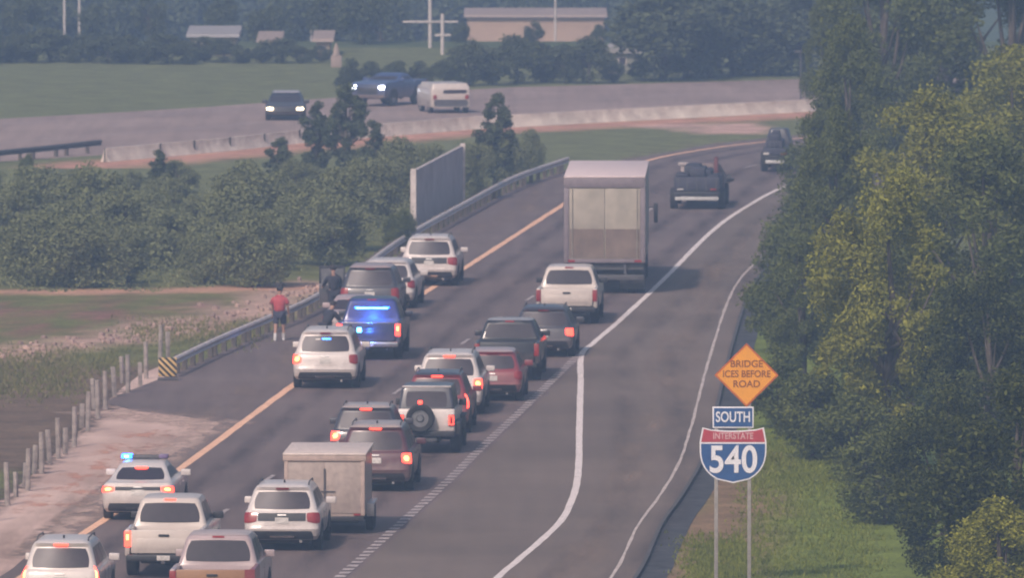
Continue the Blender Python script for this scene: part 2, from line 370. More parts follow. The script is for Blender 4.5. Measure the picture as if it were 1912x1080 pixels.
def wear_mat(name, col, scale, amt, lo=.42, hi=.62, stretch=.12):
    m = bpy.data.materials.new(name); m.use_nodes = True; nt = m.node_tree; b = nt.nodes['Principled BSDF']; b.inputs['Roughness'].default_value = .85
    b.inputs['Base Color'].default_value = (*col, 1); b.inputs['Specular IOR Level'].default_value = .3
    uv = nd(nt, 'ShaderNodeUVMap'); sx = nd(nt, 'ShaderNodeSeparateXYZ'); nt.links.new(uv.outputs[0], sx.inputs[0])
    def ma(op, i0, v1=None, i1=None):
        n = nd(nt, 'ShaderNodeMath', operation=op)
        if hasattr(i0, 'links'): nt.links.new(i0, n.inputs[0])
        else: n.inputs[0].default_value = i0
        if i1 is not None: nt.links.new(i1, n.inputs[1])
        elif v1 is not None: n.inputs[1].default_value = v1
        return n.outputs[0]
    e = ma('ABSOLUTE', ma('SUBTRACT', ma('MULTIPLY', sx.outputs[0], 2), 1)); e = ma('SUBTRACT', 1.0, i1=e); e = ma('POWER', e, .8)
    tc = nd(nt, 'ShaderNodeTexCoord'); mp = nd(nt, 'ShaderNodeMapping'); mp.inputs['Scale'].default_value = (1, stretch, 1); nz = nd(nt, 'ShaderNodeTexNoise', i_Scale=scale, i_Detail=6.0, i_Roughness=.65)
    nt.links.new(tc.outputs['Object'], mp.inputs[0]); nt.links.new(mp.outputs[0], nz.inputs['Vector'])
    mr = nd(nt, 'ShaderNodeMapRange'); mr.inputs[1].default_value = lo; mr.inputs[2].default_value = hi; nt.links.new(nz.outputs['Fac'], mr.inputs[0])
    f = ma('MULTIPLY', ma('MULTIPLY', e, amt), i1=mr.outputs[0]); nt.links.new(f, b.inputs['Alpha']); return m
def uv_strip(mb, uvs, pts, w0, z):
    n = len(mb.v); strip(mb, pts, w0, z)
    for i in range(len(pts)): uvs += [0.0, 1.0]
def uv_build(mb, uvs, name, m, kind='structure'):
    me = bpy.data.meshes.new(name); me.from_pydata(mb.v, [], mb.f); l = me.uv_layers.new(name='UVMap')
    for lp in me.loops: l.data[lp.index].uv = (uvs[lp.vertex_index], 0)
    me.materials.append(m); tag(link(name, me), kind=kind)
ya, wa = W_(YEL, 3), [p + Vector((0, 0, 0)) for p in W_(DOT, 3) + W_(WHT, 3)[60:]]
def shift(pts, o_):
    out = []
    for i, p in enumerate(pts):
        d = pts[min(i + 1, len(pts) - 1)] - pts[max(i - 1, 0)]; d.z = 0; d.normalize(); out.append(p + Vector((d.y, -d.x, 0)) * o_)
    return out
mb = MB(); uvs = []
for o_ in (1.15, 2.75, 5.0, 6.6): uv_strip(mb, uvs, shift(ya, o_), .85, .0095)
uv_build(mb, uvs, 'tyre_tracks', wear_mat('tyre_dark', (.070, .055, .060), 1.2, .5, .34, .66))
mb = MB(); uvs = []
for o_, w_ in ((1.3, .9), (2.9, 1.0)): uv_strip(mb, uvs, shift(W_(WHT, 3), o_), w_, .0135)
uv_build(mb, uvs, 'ramp_tracks', wear_mat('ramp_dark', (.085, .065, .065), 1.0, .34, .36, .66))
mb = MB(); uvs = []
uv_strip(mb, uvs, shift(W_(EDGE, 3), -1.1), 1.9, .0140); uv_strip(mb, uvs, shift(ya[:], -1.3), 2.2, .0098)
uv_build(mb, uvs, 'shoulder_dust', wear_mat('dust_tan', (.34, .25, .20), .8, .6, .45, .68))
mb = MB(); uvs = []
uv_strip(mb, uvs, W_([(60, 1045), (130, 985), (200, 930), (290, 868), (350, 828), (420, 788)], 2), 1.5, .0105); uv_strip(mb, uvs, W_([(180, 768), (250, 776), (330, 786), (420, 795)], 1), 3.5, .0108)
uv_build(mb, uvs, 'apron_drift', wear_mat('drift', (.52, .38, .32), 1.6, 1.0, .38, .56, .4))
mb = MB(); uvs = []
uv_strip(mb, uvs, W_([(40, 1040), (100, 985), (185, 930), (250, 880)], 2), .8, .0065); uv_strip(mb, uvs, W_([(-40, 965), (60, 880), (160, 790), (230, 728)], 2), 1.2, .0067)
uv_build(mb, uvs, 'apron_dirt', wear_mat('brown_dirt', (.13, .095, .07), 2.5, 1.0, .42, .58, .5))
mb = MB(); uvs = []
uv_strip(mb, uvs, W_([(90, 960), (200, 870), (300, 800)], 2), 2.4, .0072)
uv_build(mb, uvs, 'apron_clay', wear_mat('clay', (.66, .34, .24), 1.2, .75, .5, .6, .35))
mid = [((a.x + b.x) / 2, (a.y + b.y) / 2) for a, b in ((P(1, 1), P(1, 1)),)]
SKIP = [(200, 1150), (435, 945), (600, 830), (690, 770), (800, 690), (930, 596), (1066, 508), (1235, 377), (1320, 335), (1450, 300), (1600, 275)]
sk = W_(SKIP, .25); mb = MB(); tot = sum((b - a).length for a, b in zip(sk, sk[1:])); s0 = 5.5
while s0 < tot - 4:
    seg = along(sk, s0, s0 + 3.0)
    if len(seg) > 1: strip(mb, seg, .13, .024, .2)
    s0 += 12.2
tag(mb.build('lane_dashes', WORN_LINE, smooth=False), kind='structure')
FT = [(-400, 250), (-100, 230), (0, 222), (200, 211), (400, 199), (560, 187), (750, 174), (960, 163), (1200, 156), (1490, 148), (1700, 143), (2100, 135)]
FB = [(2100, 182), (1700, 193), (1525, 201), (1200, 218), (960, 231), (870, 234), (680, 248), (510, 262), (430, 270), (190, 290), (0, 302), (-100, 312), (-400, 345)]
poly_sheet('opposite_carriageway', [P(*q) for q in FT + FB], .008, FAR_ROAD)
mb = MB()
for off in (10, 44):
    strip(mb, catmull([P(x, y + off * (1 - x / 2600)) for x, y in FT], 6), .14, .014, .2)
tag(mb.build('opposite_edge_lines', WORN_LINE, smooth=False), kind='structure')

# ---------------------------------------------------------------- barriers, guardrails, posts
BAR = [(196, 302), (300, 293), (430, 281), (560, 267), (700, 256), (870, 242), (960, 237), (1200, 224), (1400, 214), (1560, 205), (1800, 192), (2100, 180)]
bp = W_(BAR, 3)
b_ = empty('concrete_barrier', bp[0], 0, 'long low pale concrete barrier along the near side of the far carriageway', 'barrier')
PJ = [(-.22, 0), (.22, 0), (.18, .10), (.08, .34), (.06, .58), (-.06, .58), (-.08, .34), (-.18, .10)]
mb = MB(); wall_along(mb, [p - bp[0] for p in bp], PJ); mb.build('barrier_wall', CONC, b_)
s0 = 1.0; jm = MB().box(-.035, .035, -.30, -.22, 0, .60).mesh('joint_post', DARK_STEEL)
while s0 < 26:
    seg = along(bp, s0, s0 + 3.2)
    if seg: link('joint_post', jm, b_, seg[0] - bp[0])
    s0 += 1.3
def guardrail(name, base, label, m, spacing=1.9, zt=.62, side=1, x0=0):
    pts = W_(base, 1.0); o = empty(name, pts[0], 0, label, 'guardrail')
    loc = [p - pts[0] for p in pts]; mb = MB()
    pr = [(side * a, z) for a, z in ((0, zt), (.05, zt - .02), (.085, zt - .075), (.05, zt - .13), (.0, zt - .155), (.05, zt - .18), (.085, zt - .215), (.05, zt - .24), (0, zt - .25), (-.012, zt - .25), (-.012, zt))]
    wall_along(mb, loc, pr); mb.build('rail', m, o)
    tot = sum((b - a).length for a, b in zip(loc, loc[1:])); s0 = .6; k = 0
    pm = MB().box(-.07, .07, -.2, -.04, 0, zt - .02, .01).mesh('post', BARK)
    while s0 < tot and k < 96:
        seg = along(loc, s0, s0 + 1.2)
        if seg:
            q = link('post', pm, o, seg[0]); d = (seg[-1] - seg[0]) if len(seg) > 1 else Vector((0, 1, 0))
            a = math.atan2(d.y, d.x); q.rotation_euler.z = a + (0 if side < 0 else math.pi)
            if side > 0: pass
        s0 += spacing; k += 1
    return o
GR = [(322, 706), (400, 668), (505, 622), (582, 587), (670, 531), (755, 470), (870, 404), (960, 356), (1060, 320)]
guardrail('guardrail', GR, 'long steel guardrail on wooden posts along the left shoulder, starting at the striped board', STEEL)
guardrail('guardrail', [(-200, 335), (-60, 312), (0, 304), (90, 295), (188, 284)], 'dark steel guardrail below the far carriageway at the left edge, ending at the pale barrier', DARK_STEEL, zt=.55)
# striped board
sb = empty('hazard_board', P(313, 712), R(4), 'square board with black and yellow diagonal stripes at the guardrail end', 'road sign')
mb = MB().box(-.28, .28, -.02, .0, .14, .72, .008); mb.build('panel', mat('board_yellow', (.62, .42, .16), .6), sb)
mb = MB()
for k in range(-3, 5):   # stripes clipped to the square
    c = k * .20
    poly = []
    for (u0, u1) in ((c, c + .10),):
        pts = []
        N = 24
        cs = [(-.28, .14), (.28, .14), (.28, .72), (-.28, .72)]
        def clip(poly, a, b, cc, keep):
            out = []
            for i in range(len(poly)):
                p, q = poly[i], poly[(i + 1) % len(poly)]
                fp = (a * p[0] + b * p[1] - cc) * keep; fq = (a * q[0] + b * q[1] - cc) * keep
                if fp >= 0: out.append(p)
                if fp * fq < 0: t = fp / (fp - fq); out.append((p[0] + (q[0] - p[0]) * t, p[1] + (q[1] - p[1]) * t))
            return out
        pl = clip(clip(cs, 1, 1, u0, 1), 1, 1, u1, -1) if len(cs) else []
        if len(pl) > 2:
            n = len(pl); mb.add([(a, -.026, b) for a, b in pl] + [(a, -.0205, b) for a, b in pl], [tuple(range(n)), tuple(range(n, 2 * n))[::-1]] + [(i, (i + 1) % n, n + (i + 1) % n, n + i) for i in range(n)])
mb.build('stripes', BLACK, sb, smooth=False)
MB().box(-.04, .04, .0, .06, 0, .7).box(-.3, .3, -.01, .10, 0, .10, .01).build('stand', DARK_STEEL, sb)
# posts along the dirt apron
pm1 = MB().tube([(0, 0, 0), (0, 0, 1.15)], [.075, .07], 8).mesh('wooden_post', WOOD); pm2 = MB().box(-.06, .06, -.05, .05, 0, .85, .01).mesh('short_post', WOOD)
post_px = [(299, 676), (273, 708), (239, 734), (197, 766), (183, 783), (164, 806), (139, 836), (109, 858), (78, 886), (52, 918), (14, 945), (-18, 975)]
for i, (x, y) in enumerate(post_px):
    o = link('wooden_post', pm1, None, P(x, y)); o.rotation_euler = (random.uniform(-.04, .04), random.uniform(-.05, .05), random.uniform(0, 3))
    tag(o, ORD[i] + ' tall wooden post from the striped board, beside the pale dirt', 'post', 'tall wooden posts along the median')
for i, (x, y) in enumerate([(314, 671), (262, 722), (229, 716), (214, 742), (176, 765), (152, 800), (122, 850), (93, 868), (64, 886), (46, 912), (30, 930)]):
    o = link('short_post', pm2, None, P(x, y)); o.rotation_euler = (random.uniform(-.05, .05), random.uniform(-.06, .06), random.uniform(0, 3)); o.scale.z = random.uniform(.8, 1.15)
    tag(o, ORD[i] + ' short square post from the striped board, among the tall posts', 'post', 'short wooden posts along the median')
# ribbed wall panel
a = P(772, 430); b2 = P(864, 377); d = (b2 - a); L_ = d.length
rw = empty('barrier_wall', a, 0, 'tall pale grey ribbed wall panel beyond the guardrail among the bushes', 'wall')
mb = MB(); prof = []
n = 36
v = []; f = []
for i in range(n + 1):
    t = i / n; q = d * t; nn = Vector((d.y, -d.x, 0)).normalized() * (.05 if (i % 2) else 0)
    hh = 2.26 + .0 * t
    v += [q + nn, q + nn + Vector((0, 0, hh)), q - Vector((d.y, -d.x, 0)).normalized() * .12, q - Vector((d.y, -d.x, 0)).normalized() * .12 + Vector((0, 0, hh))]
    if i:
        k = 4 * i; f += [(k - 4, k, k + 1, k - 3), (k - 2, k - 1, k + 3, k + 2), (k - 3, k + 1, k + 3, k - 1)]
f += [(0, 1, 3, 2), (4 * n, 4 * n + 2, 4 * n + 3, 4 * n + 1)]
mb.add(v, f).build('ribbed_panel', mat('wall_grey', (.50, .44, .44), .8, noise_amt=.12, scale=1), rw, smooth=False)
mb = MB()
for q, hh in ((Vector((0, 0, 0)), 2.35), (d, 2.35)): mb.box(q.x - .1, q.x + .1, q.y - .15, q.y + .15, 0, hh)
mb.build('end_post', STEEL, rw)

# ---------------------------------------------------------------- vehicles
def lerp_lv(lv, z):
    if z <= lv[0][0]: return lv[0]
    for a, b in zip(lv, lv[1:]):
        if z <= b[0]:
            t = (z - a[0]) / (b[0] - a[0]); return tuple(x + (y - x) * t for x, y in zip(a, b))
    return lv[-1]
def ring(l, nr=9, ns=8, nc=4):
    z, W, yr, yf, r, br, bf = l; r = max(.004, r); o = []; a = W - r
    for i in range(nr): x = -a + 2 * a * i / (nr - 1); o.append((x, yr - br * (1 - (x / a) ** 2), z))
    for i in range(1, nc): t = -math.pi / 2 + math.pi / 2 * i / nc; o.append((a + r * math.cos(t), yr + r + r * math.sin(t), z))
    for i in range(ns): o.append((W, yr + r + (yf - yr - 2 * r) * i / (ns - 1), z))
    for i in range(1, nc): t = math.pi / 2 * i / nc; o.append((a + r * math.cos(t), yf - r + r * math.sin(t), z))
    for i in range(nr): x = a - 2 * a * i / (nr - 1); o.append((x, yf + bf * (1 - (x / a) ** 2), z))
    for i in range(1, nc): t = math.pi / 2 + math.pi / 2 * i / nc; o.append((-a + r * math.cos(t), yf - r + r * math.sin(t), z))
    for i in range(ns): o.append((-W, yf - r - (yf - yr - 2 * r) * i / (ns - 1), z))
    for i in range(1, nc): t = math.pi + math.pi / 2 * i / nc; o.append((-a + r * math.cos(t), yr + r + r * math.sin(t), z))
    return o
def loft(mb, lv):
    rs = [ring(l) for l in lv]; n = len(rs[0]); v = [p for q in rs for p in q]; f = []
    for j in range(len(rs) - 1):
        for i in range(n): f.append((j * n + i, j * n + (i + 1) % n, (j + 1) * n + (i + 1) % n, (j + 1) * n + i))
    f.append(tuple(range(n))[::-1]); f.append(tuple((len(rs) - 1) * n + i for i in range(n))); return mb.add(v, f)
def rear_fn(lv):
    def fn(x, z, off):
        _, W, yr, yf, r, br, bf = lerp_lv(lv, z); a = W - r; s = 1 if x >= 0 else -1; ax = min(abs(x), W)
        if ax <= a: return Vector((x, yr - br * (1 - (ax / a) ** 2) - off, z))
        t = min(1, (ax - a) / r); c = math.sqrt(max(0, 1 - t * t)); return Vector((s * (a + (r + off) * t), yr + r - (r + off) * c, z))
    return fn
def front_fn(lv):
    def fn(x, z, off):
        _, W, yr, yf, r, br, bf = lerp_lv(lv, z); a = W - r; s = 1 if x >= 0 else -1; ax = min(abs(x), W)
        if ax <= a: return Vector((x, yf + bf * (1 - (ax / a) ** 2) + off, z))
        t = min(1, (ax - a) / r); c = math.sqrt(max(0, 1 - t * t)); return Vector((s * (a + (r + off) * t), yf - r + (r + off) * c, z))
    return fn
def side_fn(lv, s):
    def fn(y, z, off): return Vector((s * (lerp_lv(lv, z)[1] + off), y, z))
    return fn
def patch(mb, fn, c, nu=6, nv=4, off=.006, rnd=.12, depth=.02):
    v = []
    def par(u, vv):
        uu, vw = 2 * u - 1, 2 * vv - 1
        uu, vw = uu * (1 - rnd * vw * vw * abs(uu)), vw * (1 - rnd * uu * uu * abs(vw))
        u, vv = (uu + 1) / 2, (vw + 1) / 2
        a = [c[0][k] * (1 - u) * (1 - vv) + c[1][k] * u * (1 - vv) + c[2][k] * u * vv + c[3][k] * (1 - u) * vv for k in (0, 1)]
        return a
    for j in range(nv + 1):
        for i in range(nu + 1): a = par(i / nu, j / nv); v.append(fn(a[0], a[1], off))
    m = nu + 1; f = [(j * m + i, j * m + i + 1, (j + 1) * m + i + 1, (j + 1) * m + i) for j in range(nv) for i in range(nu)]
    bd = [(i, 0) for i in range(nu)] + [(nu, j) for j in range(nv)] + [(i, nv) for i in range(nu, 0, -1)] + [(0, j) for j in range(nv, 0, -1)]
    n0 = len(v)
    for (i, j) in bd: a = par(i / nu, j / nv); v.append(fn(a[0], a[1], off - depth))
    nb = len(bd)
    for k in range(nb):
        i, j = bd[k]; i2, j2 = bd[(k + 1) % nb]; f.append((j * m + i, j2 * m + i2, n0 + (k + 1) % nb, n0 + k))
    return mb.add(v, f)
WH = {}
def wheel(root, x, y, r, wd, side):
    key = (r, wd, side)
    if key not in WH:
        h = wd / 2; t = MB().lathe_x([(-h * .7, r * .62), (-h, r * .72), (-h, r * .93), (-h * .75, r), (h * .75, r), (h, r * .93), (h, r * .72), (h * .7, r * .62)], (0, 0, 0), 28)
        s = side; q = MB()
        for k in range(7):
            a = 2 * math.pi * k / 7; M = Matrix.Rotation(a, 4, 'X')
            q.box(s * h * .55 - .012, s * h * .55 + .012, -.035, .035, r * .1, r * .64, 0, M)
        q.lathe_x([(s * h * .45, .001), (s * h * .7, .002), (s * h * .7, r * .16), (s * h * .45, r * .18)], (0, 0, 0), 16)
        q.lathe_x([(-s * h * .2, .02), (-s * h * .2, r * .55), (s * h * .6, r * .62), (s * h * .75, r * .66), (s * h * .6, r * .68)], (0, 0, 0), 28)
        WH[key] = (t.mesh('tyre', TYRE), q.mesh('rim', RIM))
    hub = link('wheel', WH[key][0], root, (x, y, r)); link('rim', WH[key][1], hub)
def arch(mb, W, y, r, s, zmin):
    n = 18; v = []; f = []
    for xo in (W - .03, W + .006):
        v.append((s * xo, y, max(r, zmin)))
        for k in range(n + 1):
            a = math.pi * k / n * 1.16 - .25; v.append((s * xo, y + r * 1.2 * math.cos(a), max(zmin, r + r * 1.2 * math.sin(a))))
    m = n + 2
    for k in range(n): f.append((m, m + 1 + k, m + 2 + k)); f.append((1 + k, 2 + k, m + 2 + k, m + 1 + k))
    mb.add(v, f)
def mirrors(root, lv, y, z, m):
    for s in (-1, 1):
        W = lerp_lv(lv, z)[1]
        MB().box(s * W - .01 if s > 0 else s * W - .25, s * W + .25 if s > 0 else s * W + .01, y - .05, y + .07, z - .02, z + .15, .03).build('side_mirror', m, root)
def glass_set(root, lv, zb, zt, y_rb, y_ft, glassm=GLASS, pillars=(.45,), y_rt=None, y_fb=None):
    """side glass between zb, zt"""
    for s in (-1, 1):
        yb0, yb1 = y_rb, y_fb; yt0, yt1 = y_rt, y_ft; cuts = [0] + list(pillars) + [1]
        for a, b in zip(cuts, cuts[1:]):
            g = .012; lo0, lo1 = yb0 + (yb1 - yb0) * (a + g), yb0 + (yb1 - yb0) * (b - g); hi0, hi1 = yt0 + (yt1 - yt0) * (a + g), yt0 + (yt1 - yt0) * (b - g)
            patch(MB(), side_fn(lv, s), [(lo0, zb), (lo1, zb), (hi1, zt), (hi0, zt)], 5, 4, .006, .06).build('side_window', glassm, root)
def lamp(root, name, fn, c, m, core=None, off=.016, nu=5, nv=5, rnd=.1):
    o = patch(MB(), fn, c, nu, nv, off, rnd, .03).build(name, m, root)
    if core:
        cx = sum(q[0] for q in c) / 4; cz = sum(q[1] for q in c) / 4
        cc = [(cx + (q[0] - cx) * .5, cz + (q[1] - cz) * .5) for q in c]
        patch(MB(), fn, cc, 3, 3, off + .006, .25, .01).build('bulb', core, o)
    return o

def suv(name, px, py, label, p, Wd=1.95, L=4.8, Ht=1.75, head=None, lit=True, roof=None, rails=True, style='corner', cat='SUV', lowm=None, sedan=False, front=None, group=None, brake=None, tail_hot=True, belt=None, glow_l=True, zb_plate=True, tailz=None):
    root = empty(name, P(px, py), R(-head * (.65 if head < 90 else 1)), label, cat, group)
    W = Wd / 2; k = Ht / 1.75; lowm = lowm or BLACK; zb = (belt or 1.06) * k
    if sedan:
        zb = .98
        lv = [(.24, W * .90, .16, L - .16, .18, .03, .05), (.34, W * .96, .04, L - .04, .2, .05, .08), (.55, W * .99, .0, L, .22, .06, .1), (.72, W, .02, L - .02, .22, .05, .1), (.86, W * .985, .06, L - .12, .2, .05, .12),
              (.95, W * .95, .08, L - .5, .16, .05, .1), (1.0, W * .90, .13, L - .75, .14, .05, .1), (1.02, W * .86, .70, L - 1.35, .12, .06, .1),
              (Ht - .12, W * .66, 1.40, L - 2.05, .14, .06, .06), (Ht - .04, W * .60, 1.62, L - 2.2, .14, .05, .05), (Ht, W * .46, 2.0, L - 2.5, .14, .03, .03)]
        gz0, gz1 = 1.04, Ht - .13
    else:
        lv = [(.30, W * .90, .14, L - .14, .16, .03, .05), (.40, W * .96, .03, L - .03, .18, .05, .08), (.60 * k, W * .985, -.02, L, .2, .06, .1), (.68 * k, W * .99, .03, L - .02, .2, .05, .1), (.86 * k, W, .05, L - .05, .2, .05, .1),
              (zb - .06, W * .98, .09, L - .3, .18, .05, .12), (zb, W * .95, .13, L - .7, .15, .05, .1), (zb + .02, W * .925, .16, L - 1.2, .14, .05, .1),
              (Ht - .16, W * .765, .40, L - 2.0, .16, .06, .06), (Ht - .07, W * .70, .34, L - 2.2, .16, .05, .05), (Ht - .02, W * .62, .44, L - 2.35, .16, .04, .04), (Ht, W * .48, .8, L - 2.6, .15, .02, .02)]
        gz0, gz1 = zb + .05, Ht - .18
    loft(MB(), lv).build('body', p, root, angle=28)
    if roof:
        lr = [(q[0] + .004, q[1] + .004, q[2] - .004, q[3] + .004, q[4], q[5], q[6]) for q in lv[-3:]]
        loft(MB(), lr).build('roof', roof, root, angle=28)
    rf = rear_fn(lv); ff = front_fn(lv)
    wz0 = lerp_lv(lv, gz0)[1] * .84; wz1 = lerp_lv(lv, gz1)[1] * .86
    patch(MB(), rf, [(-wz0, gz0), (wz0, gz0), (wz1, gz1), (-wz1, gz1)], 8, 5, .008, .07).build('rear_window', GLASS, root)
    wf = lerp_lv(lv, gz0)[1] * .9; wf1 = lerp_lv(lv, gz1)[1] * .88
    patch(MB(), ff, [(-wf, gz0), (wf, gz0), (wf1, gz1), (-wf1, gz1)], 8, 5, .008, .05).build('windshield', GLASS, root)
    a = lerp_lv(lv, gz0); b = lerp_lv(lv, gz1)
    glass_set(root, lv, gz0 + .02, gz1 - .01, a[2] + a[4] + .04, b[3] - b[4] - .06, pillars=(.26, .62) if not sedan else (.47,), y_rt=b[2] + b[4] + .04, y_fb=a[3] - a[4] - .10)
    # lower rear: dark bumper insert, plate, lamps
    z0 = .31 if not sedan else .26
    bm_ = MB(); patch(bm_, rf, [(-W * .84, z0), (W * .84, z0), (W * .80, z0 + .22), (-W * .80, z0 + .22)], 8, 3, .012, .03); bm_.build('rear_bumper', lowm, root)
    patch(MB(), rf, [(-.30, z0 + .05), (.30, z0 + .05), (.30, z0 + .10), (-.30, z0 + .10)], 3, 2, .03, 0).build('bumper_trim', CHROME if not sedan else GREYP, root)
    pz = zb - .30
    patch(MB(), rf, [(-.17, pz), (.17, pz), (.17, pz + .15), (-.17, pz + .15)], 3, 2, .014, .02).build('licence_plate', PLATE, root)
    if style in ('corner', 'bar'):
        t0, t1 = (.74 * k, zb - .02) if not sedan else (.74, .92)
        x0 = W * (.66 if style == 'bar' else .74)
        for s in (-1, 1):
            c = [(s * x0, t0 + .05), (s * W * .99, t0), (s * W * .97, t1), (s * (x0 - .02), t1 - .01)]
            lamp(root, 'taillight', rf, c, RED_LIT if lit and (s < 0 or glow_l) else RED_LENS, HOT_LIT if lit and tail_hot and (s < 0 or glow_l) else None)
        if style == 'bar': patch(MB(), rf, [(-x0 + .03, t0 + .07), (x0 - .03, t0 + .07), (x0 - .03, t1 - .02), (-x0 + .03, t1 - .02)], 6, 2, .010, 0).build('trunk_trim', BLACK, root)
    elif style == 'tall':
        for s in (-1, 1):
            z1 = Ht - .42
            def tf(x, z, off, s=s): 
                q = lerp_lv(lv, z); return Vector((s * (q[1] - .01) + s * off * .3 + (x - 1) * s * .12, q[2] + q[4] * .35 - off, z))
            lamp(root, 'taillight', tf, [(0, .74), (1, .74), (1, zb + .10), (0, zb + .10)], RED_LIT if lit else RED_LENS, HOT_LIT if lit and tail_hot else None, nu=2)
    br_lit = lit if brake is None else brake
    bz = Ht - .135 if not sedan else Ht - .17
    patch(MB(), rf, [(-.17, bz), (.17, bz), (.17, bz + .055), (-.17, bz + .055)], 4, 2, .03, .1).build('brake_light', RED_LIT if br_lit else RED_LENS, root)
    if rails and not sedan:
        for s in (-1, 1):
            xr = s * W * .66; MB().tube([(xr, .75, Ht - .03), (xr, .85, Ht + .035), (xr, L - 2.5, Ht + .035), (xr, L - 2.4, Ht - .03)], .018, 6).build('roof_rail', GREYP, root)
        MB().box(-.02, .02, 1.0, 1.14, Ht - .01, Ht + .07, .008).build('antenna_fin', BLACK, root)
    mirrors(root, lv, (L - 1.45 if not sedan else L - 1.62), zb + .0, p if p not in (WHITE2,) else BLACK)
    patch(MB(), rf, [(-.11, zb - .10), (.11, zb - .10), (.11, zb - .07), (-.11, zb - .07)], 2, 1, .02, 0).build('badge', CHROME, root)
    if not sedan:
        MB().tube([(0, lerp_lv(lv, gz0)[2] - .03, gz0 + .02), (.22, lerp_lv(lv, gz0 + .1)[2] - .02, gz0 + .12)], .009, 5).build('wiper', BLACK, root)
    r = .36 if not sedan else .335
    for s in (-1, 1):
        for y in (L * .19, L - L * .185):
            am = MB(); arch(am, W, y, r, s, .28); am.build('wheel_arch', BLACK, root); wheel(root, s * (W - .105), y, r, .235, s)
        for y in (L * .40, L * .60): patch(MB(), side_fn(lv, s), [(y, zb - .16), (y + .2, zb - .16), (y + .2, zb - .12), (y, zb - .12)], 2, 1, .03, 0).build('door_handle', p, root)
        sm_ = MB()
        for y in (L * .36, L * .55, L * .735): patch(sm_, side_fn(lv, s), [(y, .42), (y + .014, .42), (y + .014, zb - .02), (y, zb - .02)], 1, 8, .004, 0)
        sm_.build('door_seam', BLACK, root)
    MB().box(-W * .72, W * .72, .35, L - .35, .19, .5, .03).build('underbody', BLACK, root)
    MB().tube([(W * .5, -.02, .27), (W * .5, .35, .27)], .04, 8).build('exhaust_pipe', CHROME, root)
    if front:
        for s in (-1, 1):
            c = [(s * W * .62, .68 * k), (s * W * .95, .70 * k), (s * W * .93, .86 * k), (s * W * .60, .84 * k)]
            lamp(root, 'headlight', ff, c, front)
        patch(MB(), ff, [(-W * .55, .45), (W * .55, .45), (W * .52, .84 * k), (-W * .52, .84 * k)], 4, 3, .012, .05).build('grille', BLACK, root)
    return root, lv, rf

